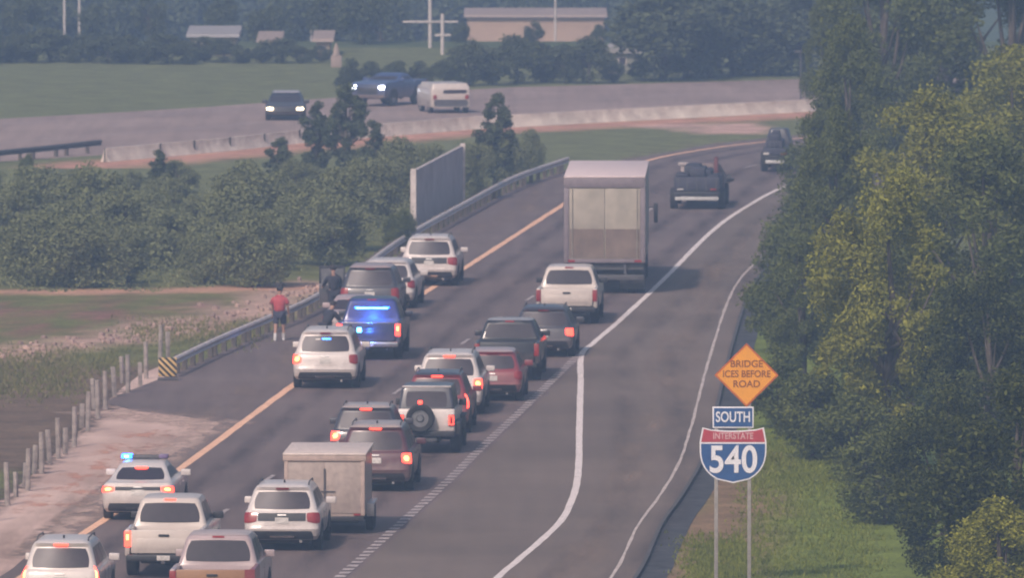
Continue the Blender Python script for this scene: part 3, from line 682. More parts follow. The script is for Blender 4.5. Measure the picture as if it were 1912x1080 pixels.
def pickup(name, px, py, label, p, Wd=2.0, L=5.8, Ht=1.88, head=0, lit=True, gate=None, cover=False, low=BLACK, cat='pickup truck', bed=1.75, cargo=None, gz_=None, front=None, roofm=None, brake=None, right=None):
    root = empty(name, P(px, py), R(-head * (.65 if head < 90 else 1)), label, cat); W = Wd / 2; gate = gate or p; zb = 1.18
    y0 = bed + .02
    lv = [(.40, W * .90, y0, L - .14, .05, 0, .05), (.52, W * .97, y0, L - .02, .05, 0, .08), (.72, W * .99, y0, L, .05, 0, .1), (.95, W, y0, L - .05, .05, 0, .1), (zb - .05, W * .975, y0, L - .18, .06, 0, .1),
          (zb, W * .955, y0 + .02, L - .5, .08, .01, .1), (zb + .02, W * .93, y0 + .03, L - 1.35, .10, .02, .1), (Ht - .12, W * .765, y0 + .16, L - 2.1, .13, .03, .06), (Ht - .04, W * .70, y0 + .24, L - 2.25, .14, .04, .05), (Ht, W * .55, y0 + .5, L - 2.5, .14, .03, .03)]
    loft(MB(), lv).build('cab', p, root, angle=28)
    if roofm:
        lr = [(q[0] + .004, q[1] + .004, q[2] - .004, q[3] + .004, q[4], q[5], q[6]) for q in lv[-2:]]
        loft(MB(), lr).build('roof', roofm, root, angle=28)
    rf = rear_fn(lv); ff = front_fn(lv); g0, g1 = zb + .06, Ht - .14
    w0, w1 = lerp_lv(lv, g0)[1] * .88, lerp_lv(lv, g1)[1] * .88
    patch(MB(), rf, [(-w0, g0), (w0, g0), (w1, g1), (-w1, g1)], 8, 4, .008, .07).build('rear_window', GLASS, root)
    patch(MB(), ff, [(-w0, g0), (w0, g0), (w1, g1), (-w1, g1)], 8, 4, .008, .05).build('windshield', GLASS, root)
    a = lerp_lv(lv, g0); b = lerp_lv(lv, g1)
    glass_set(root, lv, g0 + .01, g1 - .01, a[2] + .16, b[3] - .2, pillars=(.5,), y_rt=b[2] + .2, y_fb=a[3] - .25)
    patch(MB(), rf, [(-.14, Ht - .085), (.14, Ht - .085), (.14, Ht - .045), (-.14, Ht - .045)], 3, 1, .02, 0).build('brake_light', RED_LIT if (lit if brake is None else brake) else RED_LENS, root)
    # bed
    zt = zb + .02
    for s in (-1, 1):
        x0, x1 = sorted((s * (W - .13), s * (W - .005)))
        MB().box(x0, x1, .03, bed, .55, zt, .03).build('bed_side', right if right and s > 0 else p, root)
    MB().box(-W + .14, W - .14, .08, bed - .01, .70, .75).build('bed_floor', GREYP, root)
    tg = MB().box(-W + .16, W - .16, .0, .07, .62, zt - .01, .018).build('tailgate', gate, root)
    MB().box(-W + .28, W - .28, -.006, .0, .72, zt - .22, .003).build('gate_recess', gate, tg)
    MB().box(-.13, .13, -.022, -.004, zt - .17, zt - .11, .006).build('handle', BLACK, tg)
    for s in (-1, 1):
        x0, x1 = sorted((s * (W - .155), s * (W + .002)))
        o = MB().box(x0, x1, -.005, .10, .78, zt - .04, .012).build('taillight', RED_LIT if lit else RED_LENS, root)
        if right and s > 0: MB().box(x0 - .08, x1 + .004, -.012, -.006, .5, zt).build('corner_trim', right, o)
        if lit: xx = s * (W - .075); MB().box(xx - .03, xx + .03, -.014, -.004, .95, 1.08, .004).build('bulb', HOT_LIT, o)
    bp_ = MB().box(-W + .06, W - .06, -.17, .02, .44, .60, .03).build('rear_bumper', CHROME if low is CHROME else low, root)
    MB().box(-.16, .16, -.182, -.168, .46, .58, .004).build('licence_plate', PLATE, bp_)
    MB().box(-.05, .05, -.26, -.1, .38, .45, .008).build('tow_hitch', DARK_STEEL, root)
    if cover: MB().box(-W + .135, W - .135, .075, bed - .03, zt - .03, zt + .012, .012).build('bed_cover', BLACK, root)
    mirrors(root, lv, L - 1.75, zb + .02, p if p is not WHITE2 else BLACK)
    r = .40
    for s in (-1, 1):
        for y in (1.05, L - .98):
            am = MB(); arch(am, W, y, r, s, .42); am.build('wheel_arch', BLACK, root); wheel(root, s * (W - .12), y, r, .27, s)
        patch(MB(), side_fn(lv, s), [(L * .5, zb - .18), (L * .5 + .2, zb - .18), (L * .5 + .2, zb - .14), (L * .5, zb - .14)], 2, 1, .03, 0).build('door_handle', p, root)
        patch(MB(), side_fn(lv, s), [(L * .56, .5), (L * .56 + .014, .5), (L * .56 + .014, zb - .02), (L * .56, zb - .02)], 1, 8, .004, 0).build('door_seam', BLACK, root)
    MB().box(-W * .6, W * .6, .15, L - .4, .36, .66, .03).tube([(-W + .2, 1.05, .40), (W - .2, 1.05, .40)], .06, 8).sphere((0, 1.05, .40), .16).build('underbody', BLACK, root)
    MB().tube([(W * .6, -.05, .36), (W * .6, .6, .36)], .035, 8).build('exhaust_pipe', DARK_STEEL, root)
    if front:
        for s in (-1, 1): lamp(root, 'headlight', ff, [(s * W * .66, .84), (s * W * .96, .84), (s * W * .95, 1.02), (s * W * .64, 1.02)], front)
        patch(MB(), ff, [(-W * .6, .6), (W * .6, .6), (W * .58, 1.05), (-W * .58, 1.05)], 4, 3, .012, .05).build('grille', BLACK, root)
        patch(MB(), ff, [(-W * .95, .42), (W * .95, .42), (W * .95, .58), (-W * .95, .58)], 6, 2, .04, .02).build('front_bumper', CHROME, root)
    return root

def hd(py, line=YEL, k=.8):
    """heading in degrees of a road line at photo row py"""
    for (x0, y0), (x1, y1) in zip(line, line[1:]):
        if y1 <= py <= y0 or (py > y0 and (x0, y0) == line[0]):
            a, b = P(x0, y0), P(x1, y1); return k * math.degrees(math.atan2(b.x - a.x, b.y - a.y))
    return 4.0
WHITE_CABIN = WHITE
# --- right-hand queue, nearest first
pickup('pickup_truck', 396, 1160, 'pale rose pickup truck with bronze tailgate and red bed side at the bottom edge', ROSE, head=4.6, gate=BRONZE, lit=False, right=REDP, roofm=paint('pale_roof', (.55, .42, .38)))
suv('suv', 112, 1150, 'white sport utility with lit brake lights at the bottom left corner', WHITE, Wd=1.84, Ht=1.74, head=4.6, cat='SUV', style='tall')
pickup('pickup_truck', 306, 1082, 'white pickup truck with a closed plain tailgate beside the white police sedan', WHITE2, Wd=1.93, Ht=1.86, head=4.6)
suv('suv', 526, 1032, 'clean white crossover with unlit taillights just behind the cargo trailer', WHITE, Wd=1.92, L=4.6, Ht=1.68, head=4.4, lit=False, style='bar')
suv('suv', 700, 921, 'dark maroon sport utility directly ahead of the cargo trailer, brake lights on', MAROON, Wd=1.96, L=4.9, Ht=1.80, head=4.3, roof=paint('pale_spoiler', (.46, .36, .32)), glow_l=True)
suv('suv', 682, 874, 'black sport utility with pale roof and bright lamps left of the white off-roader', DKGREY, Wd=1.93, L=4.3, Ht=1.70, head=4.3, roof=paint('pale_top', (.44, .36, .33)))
suv('suv', 815, 812, 'dark red sport utility squeezed between the white off-roader and tall white one', REDP, Wd=1.88, L=4.6, Ht=1.76, head=4.2, tail_hot=False, style='tall', roof=DKGREY)
suv('suv', 838, 777, 'tall white sport utility with brake lamps lit in the middle of the queue', WHITE, Wd=1.98, L=4.9, Ht=1.84, head=4.0)
suv('hatchback', 918, 752, 'low red hatchback with a painted pale roof reflection in front of the tall white sport utility', REDP, Wd=1.82, L=4.3, Ht=1.56, head=4.0, lit=False, roof=ROSE, cat='hatchback', rails=False)  # roof reflection put into the colour as a paler roof
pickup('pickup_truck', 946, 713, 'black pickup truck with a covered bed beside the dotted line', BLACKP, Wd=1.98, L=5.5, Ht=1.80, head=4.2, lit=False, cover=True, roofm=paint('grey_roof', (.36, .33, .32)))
suv('suv', 1014, 669, 'dark blue-grey sport utility immediately behind the white pickup near the trailer', DKGREY, Wd=1.92, L=4.7, Ht=1.60, head=4.4, tail_hot=False, brake=False, roof=None)
pickup('pickup_truck', 1058, 607, 'white pickup truck directly behind the tall semi trailer', WHITE2, Wd=2.02, L=5.7, Ht=1.86, head=4.2, lit=False)
# --- left side
r_, lv_, rf_ = suv('police_car', 257, 975, 'white police sedan with blue roof beacon and lit taillights on the left shoulder', WHITE, Wd=1.88, L=5.0, Ht=1.45, head=4.6, sedan=True, style='bar', cat='police car')
mb = MB().box(-.60, .60, 2.35, 2.62, 1.46, 1.56, .03); lb = mb.build('light_bar', GREYP, r_)
MB().box(-.62, -.34, 2.33, 2.64, 1.475, 1.585, .02).build('blue_beacon', BLUE_LIT, lb)
MB().box(-.55, -.42, 2.315, 2.33, 1.49, 1.57, .004).build('beacon_core', CYAN_LIT, lb)
MB().box(.36, .60, 2.34, 2.63, 1.48, 1.58, .02).build('unlit_beacon', mat('purple_lens', (.17, .12, .24), .3), lb)
r_, lv_, rf_ = suv('police_suv', 607, 728, 'white police sport utility parked beside the yellow line, behind the glowing blue pickup', WHITE, Wd=1.98, L=5.0, Ht=1.80, head=3.6, cat='police car', lit=True, brake=False, tail_hot=True, glow_l=False)
patch(MB(), rf_, [(-.10, 1.50), (.16, 1.50), (.16, 1.55), (-.10, 1.55)], 3, 1, .012, 0).build('window_strobe', BLUE_LIT, r_)
patch(MB(), rf_, [(-.30, 1.49), (-.16, 1.49), (-.16, 1.54), (-.30, 1.54)], 3, 1, .012, 0).build('window_strobe', PLATE, r_)
r_ = pickup('police_pickup', 688, 674, 'dark police pickup glowing with a wide bright blue light bar in its rear window', DKBLUE, Wd=2.0, L=5.6, Ht=1.88, head=4.2, cat='police car', low=CHROME, brake=False)
MB().box(-.56, .56, 1.86, 1.92, 1.50, 1.60, .02).build('light_bar', BLUE_LIT, r_)
MB().box(-.50, .50, 1.845, 1.86, 1.53, 1.575, .004).build('light_bar_core', CYAN_LIT, r_)
MB().box(-.36, -.22, -.04, -.008, .90, 1.04, .01).build('strobe', CYAN_LIT, r_)
MB().box(-.84, .84, -.006, .05, 1.185, 1.21, .004).build('gate_cap', CHROME, r_)
def glow(name, root, loc, e, col, rad=.12):
    l = bpy.data.lights.new(name, 'SPOT'); l.spot_size = R(120); l.spot_blend = .6; l.energy = e; l.color = col; l.shadow_soft_size = rad; l.specular_factor = 0
    o = bpy.data.objects.new(name, l); C.objects.link(o); o.parent = root; o.location = loc; o.rotation_euler = (R(90), 0, 0)
glow('blue_glow', r_, (0, .7, 1.62), 420, (.03, .16, 1)); glow('blue_glow', r_, (0, -1.0, 1.05), 90, (.03, .16, 1))  # second spot hangs unseen behind the tailgate, added to tint it blue
suv('sedan', 655, 641, 'pale rose-silver sedan nearly hidden ahead of the glowing blue police pickup', ROSE, Wd=1.86, L=4.7, Ht=1.46, head=4, sedan=True, lit=False, style='bar', cat='sedan')
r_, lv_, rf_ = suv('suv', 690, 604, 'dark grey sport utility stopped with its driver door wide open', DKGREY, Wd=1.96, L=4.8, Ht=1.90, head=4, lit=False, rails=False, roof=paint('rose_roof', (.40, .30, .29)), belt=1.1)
dr = MB().box(-1.86, -.99, 2.95, 3.03, .42, 1.14, .03).build('open_door', DKGREY, r_)
fm = MB(); fm.box(-1.86, -1.80, 2.95, 3.02, 1.14, 1.74, .01).box(-1.05, -.99, 2.95, 3.02, 1.14, 1.74, .01).box(-1.80, -1.05, 2.95, 3.02, 1.67, 1.75, .01); fm.build('window_frame', BLACK, dr)
MB().box(-1.80, -1.05, 2.975, 2.99, 1.14, 1.67).build('pane', mat('clear_pane', (.16, .16, .17), .2), dr)
suv('suv', 722, 578, 'white car half hidden behind the dark one with the open door', WHITE, Wd=1.9, L=4.7, Ht=1.66, head=6.0, rails=False, lit=False)
suv('suv', 801, 536, 'white sport utility on the left shoulder, foremost of the stopped police group', WHITE, Wd=1.98, L=4.8, Ht=1.76, head=4.2, lit=False, style='bar', lowm=BLACK)
# --- jeep-like off-roader
def offroader():
    root = empty('off_roader', P(796, 849), R(-2.8), 'white boxy off-roader with a black spare wheel on its back', 'off-road vehicle')
    W = .80; L = 4.3
    lv = [(.52, W * .97, .04, L - .3, .05, .01, .02), (.62, W, .0, L - .25, .06, .01, .02), (1.22, W, .0, L - .2, .06, .01, .02), (1.26, W * .985, .02, L - .25, .06, .01, .02), (1.27, W * .97, .03, 2.55, .06, .01, .02)]
    loft(MB(), lv).build('body', WHITE, root)
    lt = [(1.28, W * .965, .035, 2.5, .07, .01, .02), (1.80, W * .88, .16, 2.2, .09, .01, .03), (1.88, W * .85, .2, 2.1, .1, .01, .02), (1.91, W * .7, .35, 1.95, .1, 0, 0)]
    loft(MB(), lt).build('hard_top', DKGREY, root)
    MB().box(-W * .86, W * .86, .17, .26, 1.86, 1.915, .015).build('roof_edge', mat('pale_edge', (.5, .47, .46), .5), root)
    rf = rear_fn(lt); patch(MB(), rf, [(-W * .74, 1.33), (W * .74, 1.33), (W * .70, 1.76), (-W * .70, 1.76)], 6, 4, .008, .05).build('rear_window', GLASS, root)
    for s in (-1, 1):
        sf = side_fn(lt, s); patch(MB(), sf, [(.2, 1.33), (1.1, 1.33), (1.1, 1.76), (.3, 1.76)], 4, 3, .008, .05).build('side_window', GLASS, root)
        patch(MB(), sf, [(1.18, 1.33), (2.3, 1.33), (2.08, 1.76), (1.18, 1.76)], 4, 3, .008, .05).build('side_window', GLASS, root)
        x0, x1 = sorted((s * .62, s * .79)); tl = MB().box(x0, x1, -.05, .02, .80, 1.12, .02).build('taillight', RED_LENS, root)
        fr = MB(); fr.box(x0 + .015, x0 + .045, -.062, -.048, .83, 1.09).box(x1 - .045, x1 - .015, -.062, -.048, .83, 1.09).box(x0 + .045, x1 - .045, -.062, -.048, 1.06, 1.09).box(x0 + .045, x1 - .045, -.062, -.048, .83, .86)
        fr.build('lamp_ring', RED_LIT, tl)
        for y in (.72, 3.4):
            wheel(root, s * .79, y, .42, .29, s)
            x0, x1 = sorted((s * .70, s * .95)); MB().box(x0, x1, y - .55, y + .55, .86, .93, .03).box(x0, x1, y - .62, y - .52, .55, .92, .03).build('fender', BLACK, root)
        x0, x1 = sorted((s * .78, s * 1.0)); MB().box(x0, x1, 2.45, 2.55, 1.22, 1.40, .02).build('side_mirror', BLACK, root)
    sp = MB().lathe_x([(-.11, .24), (-.13, .28), (-.13, .36), (-.09, .40), (.09, .40), (.13, .36), (.13, .28), (.11, .24)], (0, 0, 0), 28).build('spare_wheel', TYRE, root, (-.16, -.20, 1.02)); sp.rotation_euler.z = R(90)
    q = MB().lathe_x([(-.10, .001), (-.10, .08), (-.05, .12), (-.05, .25)], (0, 0, 0), 20).build('rim', RIM, sp)
    MB().box(-.27, -.05, -.20, .0, .98, 1.06).build('spare_carrier', BLACK, root)
    MB().box(-.22, -.10, -.24, -.14, 1.42, 1.52, .02).build('brake_light', RED_LIT, root)
    MB().box(-.17, -.15, -.2, -.16, 1.05, 1.44).build('brake_light_bracket', BLACK, root)
    MB().box(-.80, .80, -.18, .0, .50, .66, .03).build('rear_bumper', BLACK, root)
    MB().box(-.38, .38, .1, 3.9, .32, .58, .03).tube([(-.7, .72, .42), (.7, .72, .42)], .06, 8).build('chassis', BLACK, root)
    MB().box(-.3, .3, -.2, -.17, .36, .46, .01).build('tow_bar', GREYP, root)
offroader()
# --- enclosed cargo trailer
def cargo():
    root = empty('cargo_trailer', P(606, 1000), R(-2.2), 'boxy pale enclosed cargo trailer between the white crossover and the maroon one', 'trailer')
    W = 1.02; L = 3.9
    lv = [(.48, W, 0, L, .05, 0, .15), (.52, W, 0, L, .06, 0, .2), (1.98, W, 0, L, .06, 0, .2), (2.04, W, .02, L, .06, 0, .2)]
    loft(MB(), lv).build('box_body', TRAILP, root)
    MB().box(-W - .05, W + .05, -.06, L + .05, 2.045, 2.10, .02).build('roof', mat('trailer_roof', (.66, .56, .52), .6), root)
    MB().box(-W - .045, W + .045, -.05, -.004, 1.90, 2.04, .01).build('roof_rim', mat('rim_tan', (.42, .32, .28), .7), root)
    d = MB()
    for s in (-1, 1): x0, x1 = sorted((s * .012, s * (W - .09))); d.box(x0, x1, -.018, -.002, .56, 1.86, .006)
    d.build('rear_door', mat('trailer_door', (.37, .30, .27), .6), root)
    MB().box(-.02, .03, -.05, -.02, .7, 1.7).box(-.1, .28, -.045, -.02, 1.10, 1.13).build('door_latch', DARK_STEEL, root)
    for s in (-1, 1):
        x0, x1 = sorted((s * (W - .09), s * (W + .01))); MB().box(x0, x1, -.03, .06, .5, 1.90, .01).build('corner_post', mat('rim_tan', (.42, .32, .28), .7), root)
        for y in (1.6, 2.4): wheel(root, s * (W + .06), y, .33, .2, s)
        x0, x1 = sorted((s * W, s * (W + .20))); MB().box(x0, x1, 1.1, 2.9, .68, .74, .02).box(x0, x1, 1.08, 1.14, .40, .72, .01).build('fender', WHITE, root)
        x0, x1 = sorted((s * .75, s * .92)); MB().box(x0, x1, -.05, -.02, .50, .55, .005).build('marker_lamp', RED_LENS, root)
    MB().box(-W + .02, W - .02, -.02, .06, .36, .48, .01).box(-.85, .85, .1, L - .1, .30, .48).tube([(-W, 1.6, .33), (W, 1.6, .33)], .05, 8).tube([(-W, 2.4, .33), (W, 2.4, .33)], .05, 8).build('chassis', BLACK, root)
    MB().tube([(-.7, L, .42), (0, L + 1.0, .45), (.7, L, .42)], .05, 6).build('tow_tongue', BLACK, root)
cargo()
# --- semi truck
def semi():
    root = empty('semi_truck', P(1129, 550), R(-1.3), 'tall grey semi trailer truck merging right past the queue', 'truck')
    W = 1.40; L = 11.5; z0 = 1.15; z1 = 4.06
    TB = mat('trailer_side', (.46, .40, .40), .5, noise_amt=.08); TR = mat('trailer_top', (.70, .58, .58), .6, noise_amt=.08)  # roof paler and pinker than the sides: high sunlight put into the colour
    MB().box(-W, W, 0, L, z0, z1 - .02, .03).build('trailer_box', TB, root)
    MB().box(-W - .01, W + .01, -.03, L + .02, z1 - .015, z1 + .05, .02).build('trailer_roof', TR, root)
    fr = MB().box(-W - .01, W + .01, -.09, -.01, z1 - .36, z1 - .02, .02)
    for s in (-1, 1): x0, x1 = sorted((s * (W - .17), s * (W + .01))); fr.box(x0, x1, -.09, -.01, z0 - .05, z1 - .36, .02)
    fr.box(-W + .17, W - .17, -.09, -.01, z0 - .05, z0 + .08, .01).build('door_frame', mat('frame_grey', (.22, .18, .20), .6), root)
    DU = mat('door_upper', (.37, .33, .275), .6, noise_amt=.16, scale=1.2); DL = mat('door_lower', (.20, .150, .125), .75, noise_amt=.2, scale=1.5)
    for s in (-1, 1):
        x0, x1 = sorted((s * .008, s * (W - .175)))
        d = MB().box(x0, x1, -.05, -.012, z0 + .09, z1 - .37, .006).build('rear_door', DU, root)
        MB().box(x0 + .02, x1 - .02, -.056, -.048, z0 + .11, z0 + 1.12).build('dirty_panel', DL, d)
        for xx in (1.12,): MB().tube([(s * xx, -.075, z0), (s * xx, -.075, z1 - .4)], .018, 6).build('lock_rod', mat('rod_grey', (.36, .33, .29), .5, .3), d)
        MB().box(s * 1.15 - .12, s * 1.15 + .12, -.10, -.085, z0 - .03, z0 + .05).build('taillight', RED_LENS, root)
    MB().box(-W * .96, W * .96, -.05, .08, .50, .68, .01).box(-W * .96, W * .96, .09, .12, .85, z0 - .01).box(-.75, -.67, -.02, .06, .6, z0).box(.67, .75, -.02, .06, .6, z0).build('rear_guard', GREYP, root)
    for s in (-1, 1): x0, x1 = sorted((s * .52, s * (W - .01))); MB().box(x0, x1, .40, .43, .16, z0 - .02).build('mud_flap', BLACK, root)
    ch = MB().box(-.5, .5, .2, L - .3, .85, z0 - .004)
    ch.box(-1.1, 1.1, .6, 3.4, .55, .85)
    ch.build('chassis', BLACK, root)
    for y in (1.1, 2.4, L - 1.8, L - .5):
        for s in (-1, 1):
            wheel(root, s * (W - .17), y, .5, .28, s); wheel(root, s * (W - .47), y, .5, .27, -s)
    y = L + .9
    cl = [(.55, 1.2, y, y + 3.6, .1, 0, .1), (1.3, 1.22, y, y + 3.7, .1, 0, .15), (1.75, 1.18, y, y + 3.3, .1, 0, .15), (1.78, 1.18, y, y + 2.3, .1, 0, .1), (3.0, 1.12, y + .02, y + 2.0, .15, 0, .1), (3.7, .9, y + .3, y + 1.3, .2, 0, .1)]
    loft(MB(), cl).build('tractor_cab', NAVY, root)
    MB().box(-.45, .45, L - 2.3, L + 4.3, .6, .84).build('tractor_frame', BLACK, root)
    for s in (-1, 1):
        wheel(root, s * 1.08, y + 2.9, .5, .28, s)
        MB().box(s * 1.62 - .07, s * 1.62 + .07, y + 1.9, y + 2.05, 1.75, 2.45, .03).tube([(s * 1.12, y + 2, 2.3), (s * 1.6, y + 2, 2.3)], .02, 6).build('side_mirror', BLACK, root)
semi()
# --- dark work trucks far ahead on the road
def worktruck(px, py, label, hw, head, load, sx=1.0):
    root = empty('flatbed_truck', P(px, py), R(-head), label, 'truck')
    W = hw; DK = mat('dark_tarp', (.045, .045, .07), .7, noise_amt=.25, scale=2, bump=.4)
    MB().box(-W + .22, W - .22, -.08, 0.0, .38, .52, .02).build('rear_bumper', mat('pale_bumper', (.5, .5, .5), .5), root)
    MB().box(-W + .18, W - .18, .03, 3.6, .55, .72, .02).build('flatbed', BLACK, root)
    MB().box(-.4, .4, .02, 5.6, .3, .54, .02).build('chassis', BLACK, root)
    for y in (.9, 4.8):
        for s in (-1, 1): wheel(root, s * (W - .14), y, .42, .28, s)
    rk = random.Random(int(px)); mb = MB()
    if load == 'tall':
        for (w0, z0, z1, y0, y1, dx) in ((.92, .72, 1.02, .05, 3.4, 0), (.62, 1.0, 1.34, .3, 2.6, -.03), (.42, 1.3, 1.60, .5, 1.9, -.05), (.30, 1.57, 1.74, .6, 1.5, .0)): mb.box(dx - W * w0 * .9, dx + W * w0 * .9, y0, y1, z0, z1, .05)
    else:
        for (xa, xb, za, zb_, ya, yb) in ((-.84, .84, .72, 1.30, .08, 3.5), (-.80, -.30, 1.28, 1.42, .2, 2.0), (-.26, .30, 1.28, 1.66, .25, 2.4), (-.05, .52, 1.28, 1.56, .5, 2.8), (.40, .78, 1.28, 1.38, .2, 1.8), (-.5, .1, 1.3, 1.72, 1.0, 3.0)): mb.box(W * xa, W * xb, ya, yb, za, zb_, .07)
    ld = mb.build('load', DK, root)
    rod = MB()
    for k in range(5): x = -W * .7 + W * 1.4 * k / 4; rod.tube([(x, .06, .75), (x + rk.uniform(-.05, .05), .10, 1.1 if load == 'tall' and k in (0, 4) else 1.28)], .02, 5)
    rod.build('stake_rack', GREYP, root)
    cl = [(.55, W * .86, 3.7, 5.9, .1, 0, .05), (1.1, W * .88, 3.7, 6.0, .1, 0, .1), (1.60, W * .66, 3.75, 5.3, .15, 0, .1), (1.68, W * .56, 3.8, 5.1, .15, 0, .05)]
    if load != 'tall':
        loft(MB(), cl).build('cab', mat('cab_brown', (.13, .085, .085), .5), root)
        MB().box(-W * .80, -W * .38, 2.9, 3.3, 1.62, 1.74, .02).box(-W * .70, -W * .45, 2.95, 3.25, .72, 1.62).build('tool_box', mat('box_pale', (.40, .34, .33), .6), root)
        MB().box(W * .50, W * .66, 3.4, 3.6, .72, 1.86, .03).tube([(W * .58, 3.5, 1.86), (W * .58, 3.5, 1.95)], [.08, .06], 8).build('exhaust_stack', mat('stack_red', (.13, .035, .04), .6), root)
    else: loft(MB(), cl).build('cab', DKGREY, root)
    for s in (-1, 1): MB().box(s * W * .6 - .12, s * W * .6 + .12, -.03, .02, .78 if load != 'tall' else .74, .84, .01).build('marker_lamp', PLATE if s < 0 else RED_LENS, root)
worktruck(1301, 392, 'dark flatbed truck piled with an uneven load ahead of the semi trailer', 1.08, 3.2, 'round')
worktruck(1447, 322, 'dark truck with a tall narrow load, farthest on the road beside the trees', .62, 3.5, 'tall')
MB().lathe_x([(-.08, .07), (-.10, .12), (-.08, .17), (.08, .17), (.10, .12), (.08, .07)], (0, 0, 0), 16).sphere((.16, .1, -.06), .09, sc=(1, 1, .8)).build('tyre_scrap', BLACK)
tag(bpy.data.objects['tyre_scrap'], 'small dark scrap of tyre lying on the road beside the tarped flatbed', 'debris').location = P(1360, 333, .17)
# --- far carriageway traffic
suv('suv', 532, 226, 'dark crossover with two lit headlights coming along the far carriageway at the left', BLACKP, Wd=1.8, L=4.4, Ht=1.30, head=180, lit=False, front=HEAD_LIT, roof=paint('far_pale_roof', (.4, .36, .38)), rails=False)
pickup('pickup_truck', 688, 199, 'blue pickup truck with bright headlights on the far carriageway', NAVY, Wd=1.85, L=4.6, Ht=1.55, head=206, lit=False, front=HEAD_BLUE, bed=1.3)
# shift so that the FRONT of an oncoming vehicle stands at its spot
for o in list(C.objects):
    if o.parent is None and o.type == 'EMPTY' and o.name.startswith(('suv', 'pickup')) and abs(o.rotation_euler.z) > 2:
        a = -o.rotation_euler.z; Lx = 4.5
        o.location -= Vector((math.sin(a), math.cos(a), 0)) * Lx
def van():
    root = empty('delivery_van', P(842, 212), R(-6), 'pale box van with dark windows on the far carriageway', 'van')
    root.location = P(842, 212); root.rotation_euler.z = R(12)
    W = .95; lv = [(.3, W, 0, 3.4, .1, .02, 0), (1.0, W, 0, 3.4, .12, .02, 0), (1.2, W * .97, 0, 3.4, .12, .02, 0), (1.25, W * .95, .02, 3.0, .1, .02, 0), (1.42, W * .88, .1, 2.8, .1, .02, 0)]
    loft(MB(), lv).build('body', WHITE2, root)
    rf = rear_fn(lv); patch(MB(), rf, [(-W * .4, .95), (W * .8, .95), (W * .8, 1.12), (-W * .4, 1.12)], 4, 2, .01, .05).build('rear_window', GLASS, root)
    patch(MB(), rf, [(-W * .86, .34), (W * .86, .34), (W * .86, .66), (-W * .86, .66)], 4, 2, .01, .05).build('rear_bumper', GREYP, root)
    for s in (-1, 1):
        x0, x1 = sorted((s * W * .72, s * W * .9)); MB().box(x0, x1, -.03, .02, .68, .88, .01).build('taillight', RED_LENS, root)
        for y in (.7, 2.7): wheel(root, s * (W - .1), y, .3, .2, s)
van()

# ---------------------------------------------------------------- signs
def text_mesh(txt, size, m, name, ext=.004, sp=1.0):
    cu = bpy.data.curves.new(name, 'FONT'); cu.body = txt; cu.size = size; cu.align_x = 'CENTER'; cu.align_y = 'CENTER'; cu.extrude = ext; cu.offset = size * .018; cu.space_character = sp
    o = bpy.data.objects.new('tmp', cu); C.objects.link(o); bpy.context.view_layer.update()
    me = bpy.data.meshes.new_from_object(o.evaluated_get(bpy.context.evaluated_depsgraph_get())); me.name = name
    bpy.data.objects.remove(o); me.materials.clear(); me.materials.append(m); return me
def put_text(parent, txt, size, m, x, z, y, name='lettering', sx=1.0):
    o = link(name, text_mesh(txt, size, m, name), parent, (x, y, z)); o.rotation_euler = (R(90), 0, 0); o.scale = (sx, 1, 1); return o
def slab(mb, poly, y0, y1):
    n = len(poly); return mb.add([(a, y0, b) for a, b in poly] + [(a, y1, b) for a, b in poly], [tuple(range(n)), tuple(range(n, 2 * n))[::-1]] + [(i, (i + 1) % n, n + (i + 1) % n, n + i) for i in range(n)])
SW = mat('sign_white', (.72, .72, .78), .5, noise_amt=.04); SBL = mat('sign_blue', (.025, .085, .25), .5, noise_amt=.08); SR = mat('sign_red', (.42, .05, .07), .5, noise_amt=.08)
SO = mat('sign_orange', (.78, .33, .03), .5, noise_amt=.05, scale=2); SOE = mat('sign_edge', (.50, .12, .03), .5); SOT = mat('sign_text_brown', (.27, .085, .02), .6)
